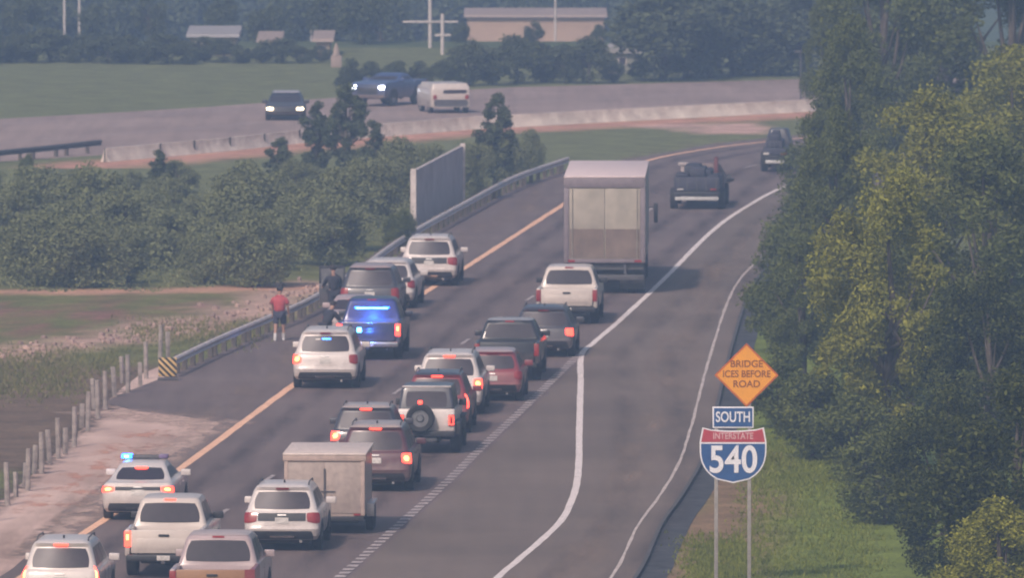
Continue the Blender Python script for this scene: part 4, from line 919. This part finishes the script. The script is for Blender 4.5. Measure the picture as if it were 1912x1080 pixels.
def signs():
    b = P(1372, 1092); D = b.y; s = F / D * 1.0
    def X(px): return (px - 1372) / s
    def Z(py): q = PD(1372, py, D); return q.z
    root = empty('route_sign', b, 0, 'blue and red shield reading 540 with a SOUTH plate on two posts', 'road sign')
    for px in (1337, 1399):
        x = X(px); MB().box(x - .045, x + .045, .0, .07, 0, Z(770 if px < 1350 else 672), .004).build('post', mat('sign_post', (.33, .31, .30), .6, .2), root)
    x0, x1, z0, z1 = X(1330), X(1407), Z(800), Z(760)
    pl = MB().box(x0, x1, -.02, .0, z0, z1, .004).build('direction_plate', SW, root)
    MB().box(x0 + .035, x1 - .035, -.024, -.018, z0 + .035, z1 - .035).build('blue_field', SBL, pl)
    t = put_text(root, 'SOUTH', .355, SW, (x0 + x1) / 2, (z0 + z1) / 2, -.030, 'direction_lettering', .72)
    # shield
    cx, top, bot, hw = X(1368.5), Z(801), Z(903), 125 / 2 / s
    def shield(k):
        pts = []; W = hw - k; zt = top - k; zb = bot + k
        for i in range(0, 9): t = i / 8; x = -W * .92 + 2 * W * .92 * t; pts.append((x, zt - .05 * math.sin(math.pi * t) ** 1.0 * (1 if True else 0) + (.03 if i in (0, 8) else 0)))
        for i in range(1, 15):
            t = i / 14; z = zt - .05 + (zb - zt + .05) * t; x = W * (1.0 if t < .35 else math.sqrt(max(0, 1 - ((t - .35) / .65) ** 2.3))); x *= (.94 + .06 * min(1, t / .2)); pts.append((x, z))
        pts += [(-x, z) for x, z in pts[9:-1][::-1]]
        return [(cx + x, z) for x, z in pts]
    slab(MB(), shield(0), -.02, 0).build('shield', SW, root, smooth=False)
    inn = shield(.035); zs = top - .34
    def clipz(poly, zc, keep):
        out = []
        for i in range(len(poly)):
            p, q = poly[i], poly[(i + 1) % len(poly)]; fp = (p[1] - zc) * keep; fq = (q[1] - zc) * keep
            if fp >= 0: out.append(p)
            if fp * fq < 0: t = fp / (fp - fq); out.append((p[0] + (q[0] - p[0]) * t, zc))
        return out
    slab(MB(), clipz(inn, zs - .03, -1), -.025, -.019).build('blue_field', SBL, root, smooth=False)
    slab(MB(), clipz(inn, zs + .012, 1), -.025, -.019).build('red_band', SR, root, smooth=False)
    put_text(root, 'INTERSTATE', .215, mat('sign_pink', (.62, .40, .42), .5), cx, zs + .155, -.031, 'band_lettering', .82)
    put_text(root, '540', .92, SW, cx, zs - .44, -.031, 'route_number', .86)
    # diamond, its own post
    cxd, czd, hd_ = X(1393.5), Z(700), 60 / s
    r2 = empty('warning_sign', (b.x + X(1393.5), b.y, 0), 0, 'orange diamond sign reading BRIDGE ICES BEFORE ROAD above the shield', 'road sign')
    zc = PD(1393.5, 701, D).z
    def dia(h): return [(0, zc - h), (h, zc), (0, zc + h), (-h, zc)]
    slab(MB(), dia(hd_), -.02, 0).build('panel', SOE, r2, smooth=False)
    slab(MB(), dia(hd_ - .06), -.026, -.019).build('orange_face', SO, r2, smooth=False)
    for i, (tx, sx) in enumerate((('BRIDGE', 1), ('ICES BEFORE', .88), ('ROAD', 1))): put_text(r2, tx, .235, SOT, 0, zc + .27 - .245 * i, -.032, 'lettering', sx)
    MB().box(-.25, .25, .0, -.0 + .02, zc - .3, zc - .24, .003).build('mounting_bar', STEEL, r2)
signs()

# ---------------------------------------------------------------- people
def skin(pts, edges, rad, root=0):
    me = bpy.data.meshes.new('sk'); me.from_pydata(pts, edges, []); o = bpy.data.objects.new('sk', me); C.objects.link(o)
    m = o.modifiers.new('s', 'SKIN'); m.use_smooth_shade = True; m.branch_smoothing = .6
    for i, r in enumerate(rad):
        q = me.skin_vertices[0].data[i]; q.radius = (r, r) if not isinstance(r, tuple) else r; q.use_root = (i == root)
    s_ = o.modifiers.new('u', 'SUBSURF'); s_.levels = 1; s_.render_levels = 1
    bpy.context.view_layer.update(); e = bpy.data.meshes.new_from_object(o.evaluated_get(bpy.context.evaluated_depsgraph_get()))
    v = [tuple(q.co) for q in e.vertices]; f = [tuple(p.vertices) for p in e.polygons]; bpy.data.objects.remove(o); bpy.data.meshes.remove(e); return v, f
SKIN = mat('skin', (.42, .24, .18), .6); HAIR = mat('dark_hair', (.03, .022, .02), .8)
def person(loc, rz, label, J, shirt, pants, shoe, sock=None, shorts=False, long_sleeve=True, name='person'):
    root = empty(name, loc, rz, label, 'person')
    hip, chest, neck, head = (Vector(J[k]) for k in ('hip', 'chest', 'neck', 'head'))
    pts = [hip, (hip + chest) / 2, chest, neck, head - (head - neck) * .25, head, head + (head - neck) * .55]; rad = [.13, (.13, .10), (.14, .10), .055, .085, .098, .07]
    ed = [(i, i + 1) for i in range(6)]
    for s, k in ((-1, 'l'), (1, 'r')):
        n = len(pts); ch = [Vector(J['sh' + k]), Vector(J['el' + k]), Vector(J['wr' + k])]
        pts += ch; rad += [.05, .043, .032]; ed += [(2, n), (n, n + 1), (n + 1, n + 2)]
        d = (ch[2] - ch[1]).normalized(); pts.append(ch[2] + d * .08); rad.append((.042, .022)); ed.append((n + 2, n + 3))
        n = len(pts); ch = [Vector(J['hp' + k]), Vector(J['kn' + k]), Vector(J['an' + k]), Vector(J['to' + k])]
        pts += ch; rad += [.10, .065, .042, .035]; ed += [(0, n), (n, n + 1), (n + 1, n + 2), (n + 2, n + 3)]
    mb = MB(); mb.add(*skin(pts, ed, rad))
    for k in ('l', 'r'):
        w = Vector(J['wr' + k]); d = (w - Vector(J['el' + k])).normalized(); sd_ = d.cross(Vector((1, 0, 0))).normalized()
        if sd_.length < .1: sd_ = Vector((0, 1, 0))
        nn = d.cross(sd_)
        for i in range(4):
            a = w + d * .10 + sd_ * (-.033 + .022 * i); l = (.075, .085, .08, .062)[i]; b = a + d * l * .55 + nn * .01; c = b + d * l * .45 + nn * .03
            mb.tube([a, b, c], [.0095, .0085, .007], 6)
        a = w + d * .03 + sd_ * .035; mb.tube([a, a + d * .035 + sd_ * .03, a + d * .07 + sd_ * .035], [.011, .010, .008], 6)
    up = (head - neck).normalized(); fw = Vector((0, 1, 0))
    mb.sphere(head + fw * .10 + up * -.01, .018); 
    for s in (-1, 1): mb.sphere(head + Vector((s * .098, 0, -.01)), .028, sc=(.4, .8, 1.1))
    body = mb.build('body', SKIN, root, angle=60)
    hm = MB(); hm.sphere(head + up * .035 - fw * .012, .112, 12, 8, (1, 1.08, 1)); hm.build('hair', HAIR, root)
    em = MB()
    for s in (-1, 1): em.sphere(head + fw * .092 + Vector((s * .035, 0, .01)), .012)
    em.build('eyes', BLACK, root)
    # shirt
    bulk = 1.0 if long_sleeve else 1.22
    p2 = [hip + Vector((0, 0, -.06)), (hip + chest) / 2, chest, chest.lerp(neck, .6), neck - Vector((0, 0, .01))]; r2 = [(.19 * bulk, .16), (.205 * bulk, .17), (.215 * bulk, .165), (.17, .13), .085]; e2 = [(0, 1), (1, 2), (2, 3), (3, 4)]
    for k in ('l', 'r'):
        n = len(p2); a, b, c = Vector(J['sh' + k]), Vector(J['el' + k]), Vector(J['wr' + k])
        if long_sleeve: p2 += [a, b, c]; r2 += [.10, .07, .052]; e2 += [(2, n), (n, n + 1), (n + 1, n + 2)]
        else: p2 += [a, a + (b - a) * .8]; r2 += [.115, .095]; e2 += [(2, n), (n, n + 1)]
    MB().add(*skin(p2, e2, r2)).build('shirt', shirt, root, angle=60)
    p3 = [hip]; r3 = [(.165, .14)]; e3 = []
    for k in ('l', 'r'):
        n = len(p3); a, b, c = Vector(J['hp' + k]), Vector(J['kn' + k]), Vector(J['an' + k])
        if shorts: p3 += [a, a + (b - a) * .95]; r3 += [.125, .10]; e3 += [(0, n), (n, n + 1)]
        else: p3 += [a, b, c]; r3 += [.12, .085, .065]; e3 += [(0, n), (n, n + 1), (n + 1, n + 2)]
    MB().add(*skin(p3, e3, r3)).build('shorts' if shorts else 'trousers', pants, root, angle=60)
    for k in ('l', 'r'):
        c, t = Vector(J['an' + k]), Vector(J['to' + k]); b = Vector(J['kn' + k])
        if sock: MB().tube([c - (c - b) * .42, c], [.058, .052], 8).build('sock', sock, root)
        MB().tube([c + (c - t) * .35 - Vector((0, 0, .035)), (c + t) / 2 - Vector((0, 0, .03)), t - Vector((0, 0, .01)), t + (t - c) * .25 - Vector((0, 0, .012))], [.045, .055, .05, .03], 8).build('shoe', shoe, root)
    return root
def stand(h=1.75, lean=0.0, step=.0, armf=0.0, crouch=0.0):
    z = h * .52 - crouch; J = {}
    J['hip'] = (0, 0, z); J['chest'] = (0, lean * .38, z + .40 * math.cos(lean)); c = Vector(J['chest'])
    J['neck'] = c + Vector((0, math.sin(lean) * .16, .16 * math.cos(lean) + .01)); J['head'] = Vector(J['neck']) + Vector((0, math.sin(lean) * .14 + .02, .17))
    for s, k in ((-1, 'l'), (1, 'r')):
        J['sh' + k] = c + Vector((s * .20, 0, .05)); J['el' + k] = Vector(J['sh' + k]) + Vector((s * .06, .08 + armf * .15 - s * step * .2, -.27 + armf * .05)); J['wr' + k] = Vector(J['el' + k]) + Vector((s * .01, .10 + armf * .22, -.22 + armf * .15))
        J['hp' + k] = (s * .10, 0, z - .06); f = s * step
        J['kn' + k] = (s * .11, f * .45 + crouch * .5, z * .53); J['an' + k] = (s * .11, f * .9 - .03, .08); J['to' + k] = (s * .12, f * .9 + .12, .05)
    return J
SHIRT = mat('red_shirt', (.46, .075, .09), .8, noise_amt=.12, scale=8); NAVYC = mat('navy_cloth', (.045, .045, .08), .85, noise_amt=.15); DARKC = mat('black_cloth', (.03, .03, .045), .85, noise_amt=.15)
SOCK = mat('white_cotton', (.62, .60, .60), .8); SHOEW = mat('pale_shoe', (.55, .54, .56), .6)
person(P(522, 637), R(-8), 'person in red shirt, dark shorts and white socks walking on the left shoulder', stand(1.80, .05, .22), SHIRT, NAVYC, SHOEW, SOCK, True, False)
person(P(623, 596), R(10), 'person in dark uniform standing beside the open car door', stand(1.82, .12, .08, .9), DARKC, DARKC, BLACK)
person(P(607, 652), R(-30), 'person in dark clothes bending forward beside the glowing police pickup', stand(1.78, .75, .18, .8, .12), DARKC, DARKC, BLACK)

# ---------------------------------------------------------------- vegetation
LIGHT = leaf_mat('leaf_light', (.15, .16, .030), (.25, .255, .045), (.35, .345, .07))
MIDG = leaf_mat('leaf_mid', (.075, .094, .028), (.13, .15, .044), (.19, .215, .06))
DARKG = leaf_mat('leaf_dark', (.018, .026, .008), (.055, .068, .018), (.14, .155, .04))
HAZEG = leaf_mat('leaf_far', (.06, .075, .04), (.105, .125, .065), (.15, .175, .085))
THICK = leaf_mat('leaf_thicket', (.16, .175, .085), (.22, .24, .115), (.29, .31, .15))
def crown_mesh(name, seed, n, rx, rz, zc, leaf, m, clumps=26, up=.3):
    rnd = random.Random(seed); cl = []
    for i in range(clumps):
        a = rnd.uniform(0, 2 * math.pi); h = rnd.uniform(-1, 1); rr = math.sqrt(max(0, 1 - h * h)) * rnd.uniform(.5, 1.12); h *= rnd.uniform(.75, 1.1); taper = 1 - .25 * max(0, h)
        cl.append((Vector((rx * rr * math.cos(a) * .78 * taper, rx * rr * math.sin(a) * .78 * taper, zc + rz * h * .82)), rx * rnd.uniform(.45, 1.0) * (1.9 / math.sqrt(clumps)) * (1.35 if clumps > 50 else 1.45)))
    v = []; f = []
    tw = sum(c[1] ** 2 for c in cl)
    for c, r in cl:
        for _ in range(int(n * r * r / tw)):
            d = Vector((rnd.gauss(0, 1), rnd.gauss(0, 1), rnd.gauss(0, 1) + up)).normalized(); q = c + d * r * (rnd.random() ** .35) * rnd.uniform(.75, 1.18); q.z = max(q.z, .06)
            s = leaf * rnd.uniform(.6, 1.4); a = Vector((rnd.gauss(0, 1), rnd.gauss(0, 1), rnd.gauss(0, .8))).normalized(); b = (a.cross(d + Vector((rnd.gauss(0, .5), rnd.gauss(0, .5), rnd.gauss(0, .5))))).normalized()
            k = len(v); v += [q - a * s, q + b * s * .5 + a * .1 * s, q + a * s, q - b * s * .5]; f.append((k, k + 1, k + 2, k + 3))
    me = bpy.data.meshes.new(name); me.from_pydata(v, [], f); me.materials.append(m); return me, cl
def trunk_mesh(seed, cl, h, r):
    rnd = random.Random(seed); mb = MB(); top = Vector((rnd.uniform(-.2, .2), rnd.uniform(-.2, .2), h * .8))
    ax = [Vector((0, 0, 0)), Vector((rnd.uniform(-.1, .1), rnd.uniform(-.1, .1), h * .25)), Vector((rnd.uniform(-.2, .2), rnd.uniform(-.2, .2), h * .5)), top]
    mb.tube(ax, [r, r * .8, r * .55, r * .15], 8)
    for c, q in cl[:16]:
        s = ax[1].lerp(ax[2], rnd.random()); mid_ = s.lerp(c, .5) + Vector((0, 0, -.15)); mb.tube([s, mid_, c], [r * .38, r * .24, r * .08], 6)
    return mb.mesh('trunk', BARK)
TV = {}
def variant(key, seed, n, rx, h, low, leaf, m, clumps=26):
    zc = h * (1 + low) / 2; rz = h * (1 - low) / 2
    me, cl = crown_mesh('crown', seed, n, rx, rz, zc, leaf, m, clumps); TV[key] = (me, trunk_mesh(seed, cl, h, .02 * h + .03), h)
for i in range(3):
    variant(('light', i), 10 + i, 30000, 2.6, 8.5, .06, .066, LIGHT, 80)
    variant(('mid', i), 20 + i, 30000, 2.3, 8.5, .03, .064, MIDG, 80)
    variant(('dark', i), 30 + i, 30000, 2.5, 7.0, .02, .062, DARKG, 70)
    variant(('bush', i), 40 + i, 11000, 1.25, 2.6, .0, .055, MIDG, 34)
    variant(('thick', i), 70 + i, 12000, 1.4, 2.8, -.05, .058, THICK, 44)
    variant(('thin', i), 80 + i, 8000, 1.0, 3.4, .0, .058, THICK, 44)
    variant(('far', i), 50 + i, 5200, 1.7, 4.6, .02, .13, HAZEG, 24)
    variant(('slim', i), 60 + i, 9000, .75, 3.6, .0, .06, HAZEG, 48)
def tree(kind, i, loc, h, label, name='tree', cat='tree', group=None, wide=1.0, rz=None):
    cm, tm, h0 = TV[(kind, i % 3)]; s = h / h0
    o = empty(name, loc, rz if rz is not None else random.uniform(0, 6.28), label, cat, group); o.scale = (s * wide, s * wide, s)
    link('crown', cm, o); link('trunk', tm, o); return o
RT = [  # base px, py, kind, height, wide, label
 (1905, 1250, 'dark', 6.9, 1.1, 'nearest dark leafy tree filling the bottom right corner'),
 (1770, 1110, 'dark', 5.3, 1.0, 'dark bushy tree right of the grass verge, left of the corner tree'),
 (1655, 880, 'light', 8.6, .92, 'yellow-green tree right of the diamond sign, behind the grass verge'),
 (1500, 735, 'mid', 5.2, .95, 'small dark green tree directly behind the orange diamond sign'),
 (1562, 640, 'mid', 7.8, .80, 'green tree leaning over the ramp edge above the diamond sign'),
 (1582, 500, 'mid', 9.6, .72, 'tall hazy green tree whose crown meets the far end of the ramp'),
 (1850, 800, 'mid', 9.2, 1.15, 'big green tree at the right edge above the dark corner tree'),
 (1745, 660, 'light', 8.6, 1.2, 'large yellow-green tree in the middle of the right-hand trees'),
 (1885, 540, 'light', 8.8, 1.2, 'pale green tree touching the right edge in the upper half'),
 (1650, 400, 'mid', 12.0, .95, 'dim green tree rising past the top edge, left of the dusky one'),
 (1546, 322, 'mid', 8.8, .50, 'hazy slender tree hiding the bend of the road'),
 (1610, 250, 'mid', 9.5, .75, 'blue-green hazy tree beside the lamp post on the far road'),
 (1895, 400, 'mid', 12.5, 1.2, 'dusky green tree behind the pale one at the right edge'),
 (1765, 330, 'mid', 13.0, 1.1, 'dusky green tree rising out of the top right corner'),
 (1700, 760, 'dark', 6.2, 1.0, 'dark tree deep in the wood behind the yellow-green ones'),
 (1840, 930, 'dark', 6.4, 1.0, 'dark tree right behind the corner tree'),
 (1868, 1335, 'light', 4.7, 1.25, 'small yellow-green tree lit in front of the dark corner tree at the bottom right'),
 (1455, 800, 'bush', 2.2, 1.1, 'dark shrub at the foot of the trees just right of the diamond sign'),
 (1520, 860, 'bush', 2.5, 1.2, 'wide shrub along the upper end of the grass verge'),
 (1605, 900, 'bush', 2.4, 1.2, 'shrub below the yellow-green tree at the back of the verge'),
 (1462, 660, 'bush', 2.8, 1.1, 'shrub at the edge of the ramp just above the diamond sign'),
 (1492, 575, 'bush', 3.2, 1.1, 'shrub crowding the ramp edge halfway up the tree line'),
 (1528, 490, 'bush', 3.3, 1.1, 'shrub where the far end of the ramp edge disappears'),
 (1532, 405, 'bush', 3.4, 1.1, 'shrub hiding the far end of the white lane line'),
 (1650, 980, 'bush', 2.4, 1.2, 'dark shrub at the left foot of the dark corner trees'),
 (1640, 720, 'bush', 3.0, 1.3, 'shrub between the trunks behind the yellow-green tree'),
 (1850, 640, 'bush', 3.0, 1.6, 'shrub deep between the trunks near the right edge')]
for i, (x, y, k, h, wd, lab) in enumerate(RT):
    tree(k, i, P(x, y), h, lab, 'shrub' if k == 'bush' else 'tree', 'shrub' if k == 'bush' else 'tree', None, wd)
rr = random.Random(5)
for row, (y, h) in enumerate(((530, 2.4), (500, 2.6), (462, 2.6), (425, 2.3), (390, 1.75), (362, 1.1))):
    for k in range(7 if row < 4 else 6):
        x = -70 + k * (112 if row < 4 else 125) + rr.uniform(-35, 35) + (row % 2) * 50
        if row < 1 and x > 560: continue
        if x > 790: continue
        yy = y + rr.uniform(-8, 8)
        yy = min(yy, 560 - max(0, x - 470) * .33)
        tree('thick' if (k + row) % 3 else 'thin', k + row, P(x, yy), h * rr.uniform(.8, 1.2), ORD[k] + ' shrub from the left edge in the ' + ('nearest', 'second', 'third', 'fourth', 'fifth', 'farthest')[row] + ' row of the left thicket', 'shrub', 'shrub', 'shrubs of the left thicket', rr.uniform(1.1, 1.5) if (k + row) % 3 else 1.3)
for i, (x, y, k, h, wd, lab) in enumerate([
 (648, 335, 'slim', 4.2, 1.1, 'tall slim dark tree rising in front of the far carriageway'),
 (590, 330, 'slim', 3.2, 1.2, 'slim tree left of the taller slim one, before the far barrier'),
 (925, 345, 'slim', 3.9, 1.2, 'spiky slim tree beside the pale box van'),
 (520, 372, 'slim', 2.6, 1.3, 'wispy tall shrub rising from the middle of the left thicket'),
 (300, 392, 'slim', 2.4, 1.4, 'wispy tall shrub rising from the left part of the thicket'),
 (702, 352, 'slim', 2.9, 1.2, 'wispy tree right of the two slim dark ones'),
 (690, 425, 'thick', 2.9, 1.0, 'rounded bush left of the ribbed wall panel'),
 (745, 470, 'bush', 1.6, .9, 'dark bush just behind the foremost white sport utility'),
 (745, 385, 'thick', 2.7, 1.0, 'bush rising behind the left end of the ribbed wall panel'),
 (885, 372, 'thick', 2.5, .8, 'bush touching the right end of the ribbed wall panel'),
 (940, 345, 'thick', 2.3, .85, 'bush at the foot of the spiky slim tree'),
 (990, 322, 'thick', 1.8, .8, 'low bush by the guardrail end near the semi trailer roof'),
 (800, 350, 'thick', 1.9, 1.0, 'bush showing above the ribbed wall panel'),
 (48, 345, 'bush', 1.3, .6, 'small dark bush alone under the dark guardrail at the left edge')]):
    tree(k, i, P(x, y), h, lab, 'shrub' if k in ('bush', 'thick') else 'tree', 'shrub' if k in ('bush', 'thick') else 'tree', None, wd)
# far woods: single trees, in rows
GRP = 'trees of the distant wood'
for k in range(19):
    x = -50 + k * 36; y = 117 + rr.uniform(-4, 3); hh = rr.uniform(.9, 1.7)
    if 345 < x < 530: hh *= .8
    if 570 < x < 632: hh *= .6
    tree('far', k, P(x, y), hh, ORD[k] + ' bush from the left along the top of the left field', 'shrub', 'shrub', 'bushes along the left field', rr.uniform(1.7, 2.6))
for k in range(20):
    x = 650 + k * 45; y = 174 - (x - 750) * .036 - 8 + rr.uniform(-3, 3); hh = rr.uniform(1.6, 2.4) if x < 1130 else rr.uniform(3.0, 4.6)
    if 640 < x < 800: hh *= .75
    if 1110 < x < 1205: hh = 1.1
    if 770 < x < 860: hh = 1.25
    tree('far', k, P(x, y), hh, ORD[k] + ' tree from the left in the row right behind the far carriageway', 'tree', 'tree', 'trees behind the far carriageway', rr.uniform(1.3, 1.9))
for row, (D, n, h) in enumerate(((650, 15, 3.2), (705, 12, 4.6), (790, 13, 7.2), (850, 13, 9.5), (920, 14, 10.5))):
    for k in range(n):
        x = -60 + k * (1640 / (n - 1)) + rr.uniform(-40, 40); q = PD(x, 100, D); hh = h * rr.uniform(.85, 1.15)
        if row == 1 and (340 < x < 450 or 850 < x < 1150): continue
        if row == 0 and 840 < x < 1160: hh *= .38
        if row == 0 and 720 < x < 840: x -= 90; q = PD(x, 100, D)
        if row == 0 and x < 620: hh *= .75
        tree('far', k + row, (q.x, D + rr.uniform(-6, 6), gz(D) - .1), hh, (ORD[k] + ' tree from the left in the foremost row of the distant wood') if row == 0 else 'blue hazy tree in the distant wood beyond the far carriageway', 'tree', 'tree', GRP, rr.uniform(1.0, 1.4))
# rubble and weeds
def scrub():
    v = []; f = []; r2 = random.Random(11); q = [P(-120, 548), P(480, 546), P(600, 500), P(760, 440), P(860, 372), P(1010, 318), P(780, 335), P(420, 345), P(-120, 365)]
    def inside(x, y):
        c = False
        for i in range(len(q)):
            a_, b_ = q[i], q[i - 1]
            if (a_.y > y) != (b_.y > y) and x < (b_.x - a_.x) * (y - a_.y) / (b_.y - a_.y) + a_.x: c = not c
        return c
    n = 0
    while n < 30000:
        x, y = r2.uniform(-18, 2), r2.uniform(380, 465)
        if not inside(x, y): continue
        h = 1.5 * max(0, .42 + noise.noise(Vector((x * .6, y * .25, 1))) + .4 * noise.noise(Vector((x * 1.7, y * .8, 5)))); z = h * r2.random() ** .6; s_ = r2.uniform(.035, .085); n += 1
        a_ = Vector((r2.gauss(0, 1), r2.gauss(0, 1), r2.gauss(0, .8))).normalized(); b_ = a_.cross(Vector((r2.gauss(0, 1), r2.gauss(0, 1), r2.gauss(0, 1)))).normalized(); p = Vector((x, y, z + .03)); k = len(v)
        v += [p - a_ * s_, p + b_ * s_ * .5, p + a_ * s_, p - b_ * s_ * .5]; f.append((k, k + 1, k + 2, k + 3))
    me = bpy.data.meshes.new('undergrowth'); me.from_pydata(v, [], f); me.materials.append(THICK); tag(link('undergrowth', me), 'low tangled undergrowth filling the thicket left of the guardrail', 'undergrowth', kind='stuff')
scrub()
def stones():
    mb = MB(); q = RUB
    for _ in range(260):
        i = rr.randrange(len(q) - 1); c = q[i].lerp(q[i + 1], rr.random()) + Vector((rr.gauss(0, .5), rr.gauss(0, 2.0), 0)); r = rr.uniform(.03, .11)
        mb.sphere((c.x, c.y, r * .4), r, 5, 3, (rr.uniform(.8, 1.6), rr.uniform(.8, 1.4), rr.uniform(.5, 1.1)))
    tag(mb.build('rubble', mat('rubble', (.40, .28, .24), .9, noise_amt=.3, scale=2), smooth=False), 'pale broken stones scattered over the reddish ground left of the guardrail', 'rubble', kind='stuff')
stones()
def tufts(name, label, boxes, n, hh, m):
    v = []; f = []
    for _ in range(n):
        (xa, ya, xb, yb) = boxes[rr.randrange(len(boxes))]; y = rr.uniform(ya, yb); t = (y - ya) / (yb - ya); x = rr.uniform(0, 1)
        p = P(xa + (xb - xa) * x + rr.gauss(0, 16), y + rr.gauss(0, 10)); 
        for _k in range(3):
            a = rr.uniform(0, 6.28); h = hh * rr.uniform(.4, 1.3); w_ = .02; d = Vector((math.cos(a), math.sin(a), 0)); o = p + Vector((rr.gauss(0, .08), rr.gauss(0, .08), 0)); k = len(v)
            v += [o - d * w_, o + d * w_, o + Vector((rr.gauss(0, .05), rr.gauss(0, .05), h))]; f.append((k, k + 1, k + 2))
    me = bpy.data.meshes.new(name); me.from_pydata(v, [], f); me.materials.append(m)
    tag(link(name, me), label, 'grass', kind='stuff')
GRM = leaf_mat('grass_blades', (.12, .15, .02), (.19, .22, .032), (.28, .30, .07)); GRL = leaf_mat('dry_blades', (.13, .14, .05), (.21, .21, .08), (.32, .28, .13))
tufts('grass', 'green mown grass of the verge beside the shield sign', [(1385, 900, 1640, 1100), (1290, 1010, 1400, 1110), (1400, 820, 1560, 910)], 8000, .10, GRM)
tufts('weeds', 'rough grass and weeds on the ground left of the guardrail', [(-20, 660, 240, 700), (-20, 690, 150, 740), (240, 605, 480, 640)], 2600, .13, GRL)
# ---------------------------------------------------------------- distant buildings, poles
def pole(px, ytop, D, label, arms=(), r=.07, m=None, base=None):
    q = PD(px, ytop, D); o = empty('utility_pole', (q.x, D, gz(D)), 0, label, 'utility pole'); s = F / D
    MB().tube([(0, 0, 0), (0, 0, q.z - gz(D))], [r * 1.1, r], 8).build('shaft', m or mat('pole_pale', (.62, .55, .52), .7), o)
    for (x0, x1, y) in arms:
        z = PD(px, y, D).z - gz(D); MB().box((x0 - px) / s, (x1 - px) / s, -r - .05, -r, z - .05, z + .05, .01).build('crossarm', m or MATS['pole_pale'], o)
pole(803, -60, 640, 'tall pale utility pole with a wide crossarm near the tan building', [(752, 855, 40)], .09)
pole(826, 25, 630, 'shorter pale utility pole with a small crossarm right of the taller one', [(812, 842, 65)], .09)
pole(120, -80, 700, 'thin pale pole at the top left, left of its twin', (), .07)
pole(148, -80, 700, 'thin pale pole at the top left, right of its twin', (), .07)
pole(1037, -60, 690, 'thin pale pole in front of the tan building', (), .06)
pole(581, 38, 690, 'faint thin pole right of the low distant house', (), .04)
pole(1495, 92, 560, 'grey lamp post beside the trees at the end of the far barrier', [(1484, 1497, 96)], .04, GREYP)
def house(name, x0, x1, yt, yb, D, label, wall, roof, gable=False, wins=3, rs=0.0):
    a, b = PD(x0, yb, D), PD(x1, yb, D); W = b.x - a.x; zt = PD(x0, yt, D).z; zg = min(gz(D), a.z)
    o = empty(name, ((a.x + b.x) / 2, D, zg), 0, label, 'building'); h = zt - zg
    MB().box(-W / 2, W / 2, 0, 6, 0, h * (.86 if not gable else .8), .0).build('wall', wall, o)
    rm = MB(); hw = W / 2 + .2; z0 = h * (.86 if not gable else .8) + .003
    if gable: rm.add([(-hw, -.3, z0), (hw, -.3, z0), (hw, 6.3, z0), (-hw, 6.3, z0), (0, -.3, h + .3), (0, 6.3, h + .3)], [(0, 1, 4), (1, 2, 5, 4), (2, 3, 5), (3, 0, 4, 5), (0, 3, 2, 1)])
    else: rm.add([(-hw, -.3, z0), (hw, -.3, z0 + rs), (hw, 6.3, z0 + rs), (-hw, 6.3, z0), (-hw, -.1, z0 + .16), (hw, -.1, z0 + .16 + rs), (hw, 6.2, z0 + .4 + rs), (-hw, 6.2, z0 + .4)], [(0, 1, 5, 4), (1, 2, 6, 5), (2, 3, 7, 6), (3, 0, 4, 7), (4, 5, 6, 7), (0, 3, 2, 1)])
    rm.build('roof', roof, o, smooth=False)
    for i in range(wins):
        x = -W / 2 + W * (i + .5) / wins; fr = MB().box(x - .22, x + .22, -.03, .0, h * .45, h * .68).build('window', WHITE2, o); MB().box(x - .17, x + .17, -.04, -.03, h * .47, h * .66).build('pane', GLASS, fr)
TAN = mat('tan_wall', (.50, .35, .26), .8, noise_amt=.08, scale=.5); TANR = mat('tan_roof', (.36, .28, .24), .8); PALEW = mat('pale_wall', (.30, .26, .21), .8, noise_amt=.2, scale=.8)
house('warehouse', 872, 1128, 14, 140, 742, 'long tan building standing above the distant trees', TAN, TANR, wins=0)
house('house', 355, 440, 62, 112, 628, 'low pale house beyond the left field', PALEW, mat('bright_roof', (.34, .32, .32), .7), wins=3)
house('house', 486, 520, 74, 112, 628, 'small grey-tan shed right of the low pale house', mat('shed_wall', (.34, .32, .26), .8), TANR, wins=1)
house('house', 590, 616, 72, 112, 628, 'tiny tan outbuilding left of the white marker', mat('out_wall', (.42, .33, .24), .8), TANR, wins=1)
house('house', 1132, 1192, 86, 150, 604, 'small house with a pale gabled roof right of the tan building', mat('gable_wall', (.24, .24, .20), .8), mat('gable_roof', (.33, .31, .30), .7), True, wins=1)
q = PD(628, 132, 612); o = empty('marker_post', (q.x, q.y, 0), 0, 'small white-topped marker post at the end of the field', 'post')
MB().box(-.28, .28, -.15, .15, 0, .62, .02).build('base_block', TANR, o); MB().tube([(0, 0, .62), (0, 0, 1.0), (0, 0, 1.3)], [.2, .13, .02], 8).build('cap', TANR, o)
# ---------------------------------------------------------------- haze
mb = MB().box(-2000, 2000, -150, 2050, -12, 46); hz = mb.build('haze', None, smooth=False); hz['kind'] = 'stuff'
tag(hz, 'thin bluish evening haze filling the air over the whole road', 'haze')
hm = bpy.data.materials.new('haze'); hm.use_nodes = True; nt = hm.node_tree; nt.nodes.remove(nt.nodes['Principled BSDF'])
vp = nt.nodes.new('ShaderNodeVolumePrincipled'); vp.inputs['Density'].default_value = .00084; vp.inputs['Color'].default_value = (.44, .63, 1.0, 1); vp.inputs['Anisotropy'].default_value = .2
nt.links.new(vp.outputs[0], nt.nodes['Material Output'].inputs['Volume']); hz.data.materials.clear(); hz.data.materials.append(hm)
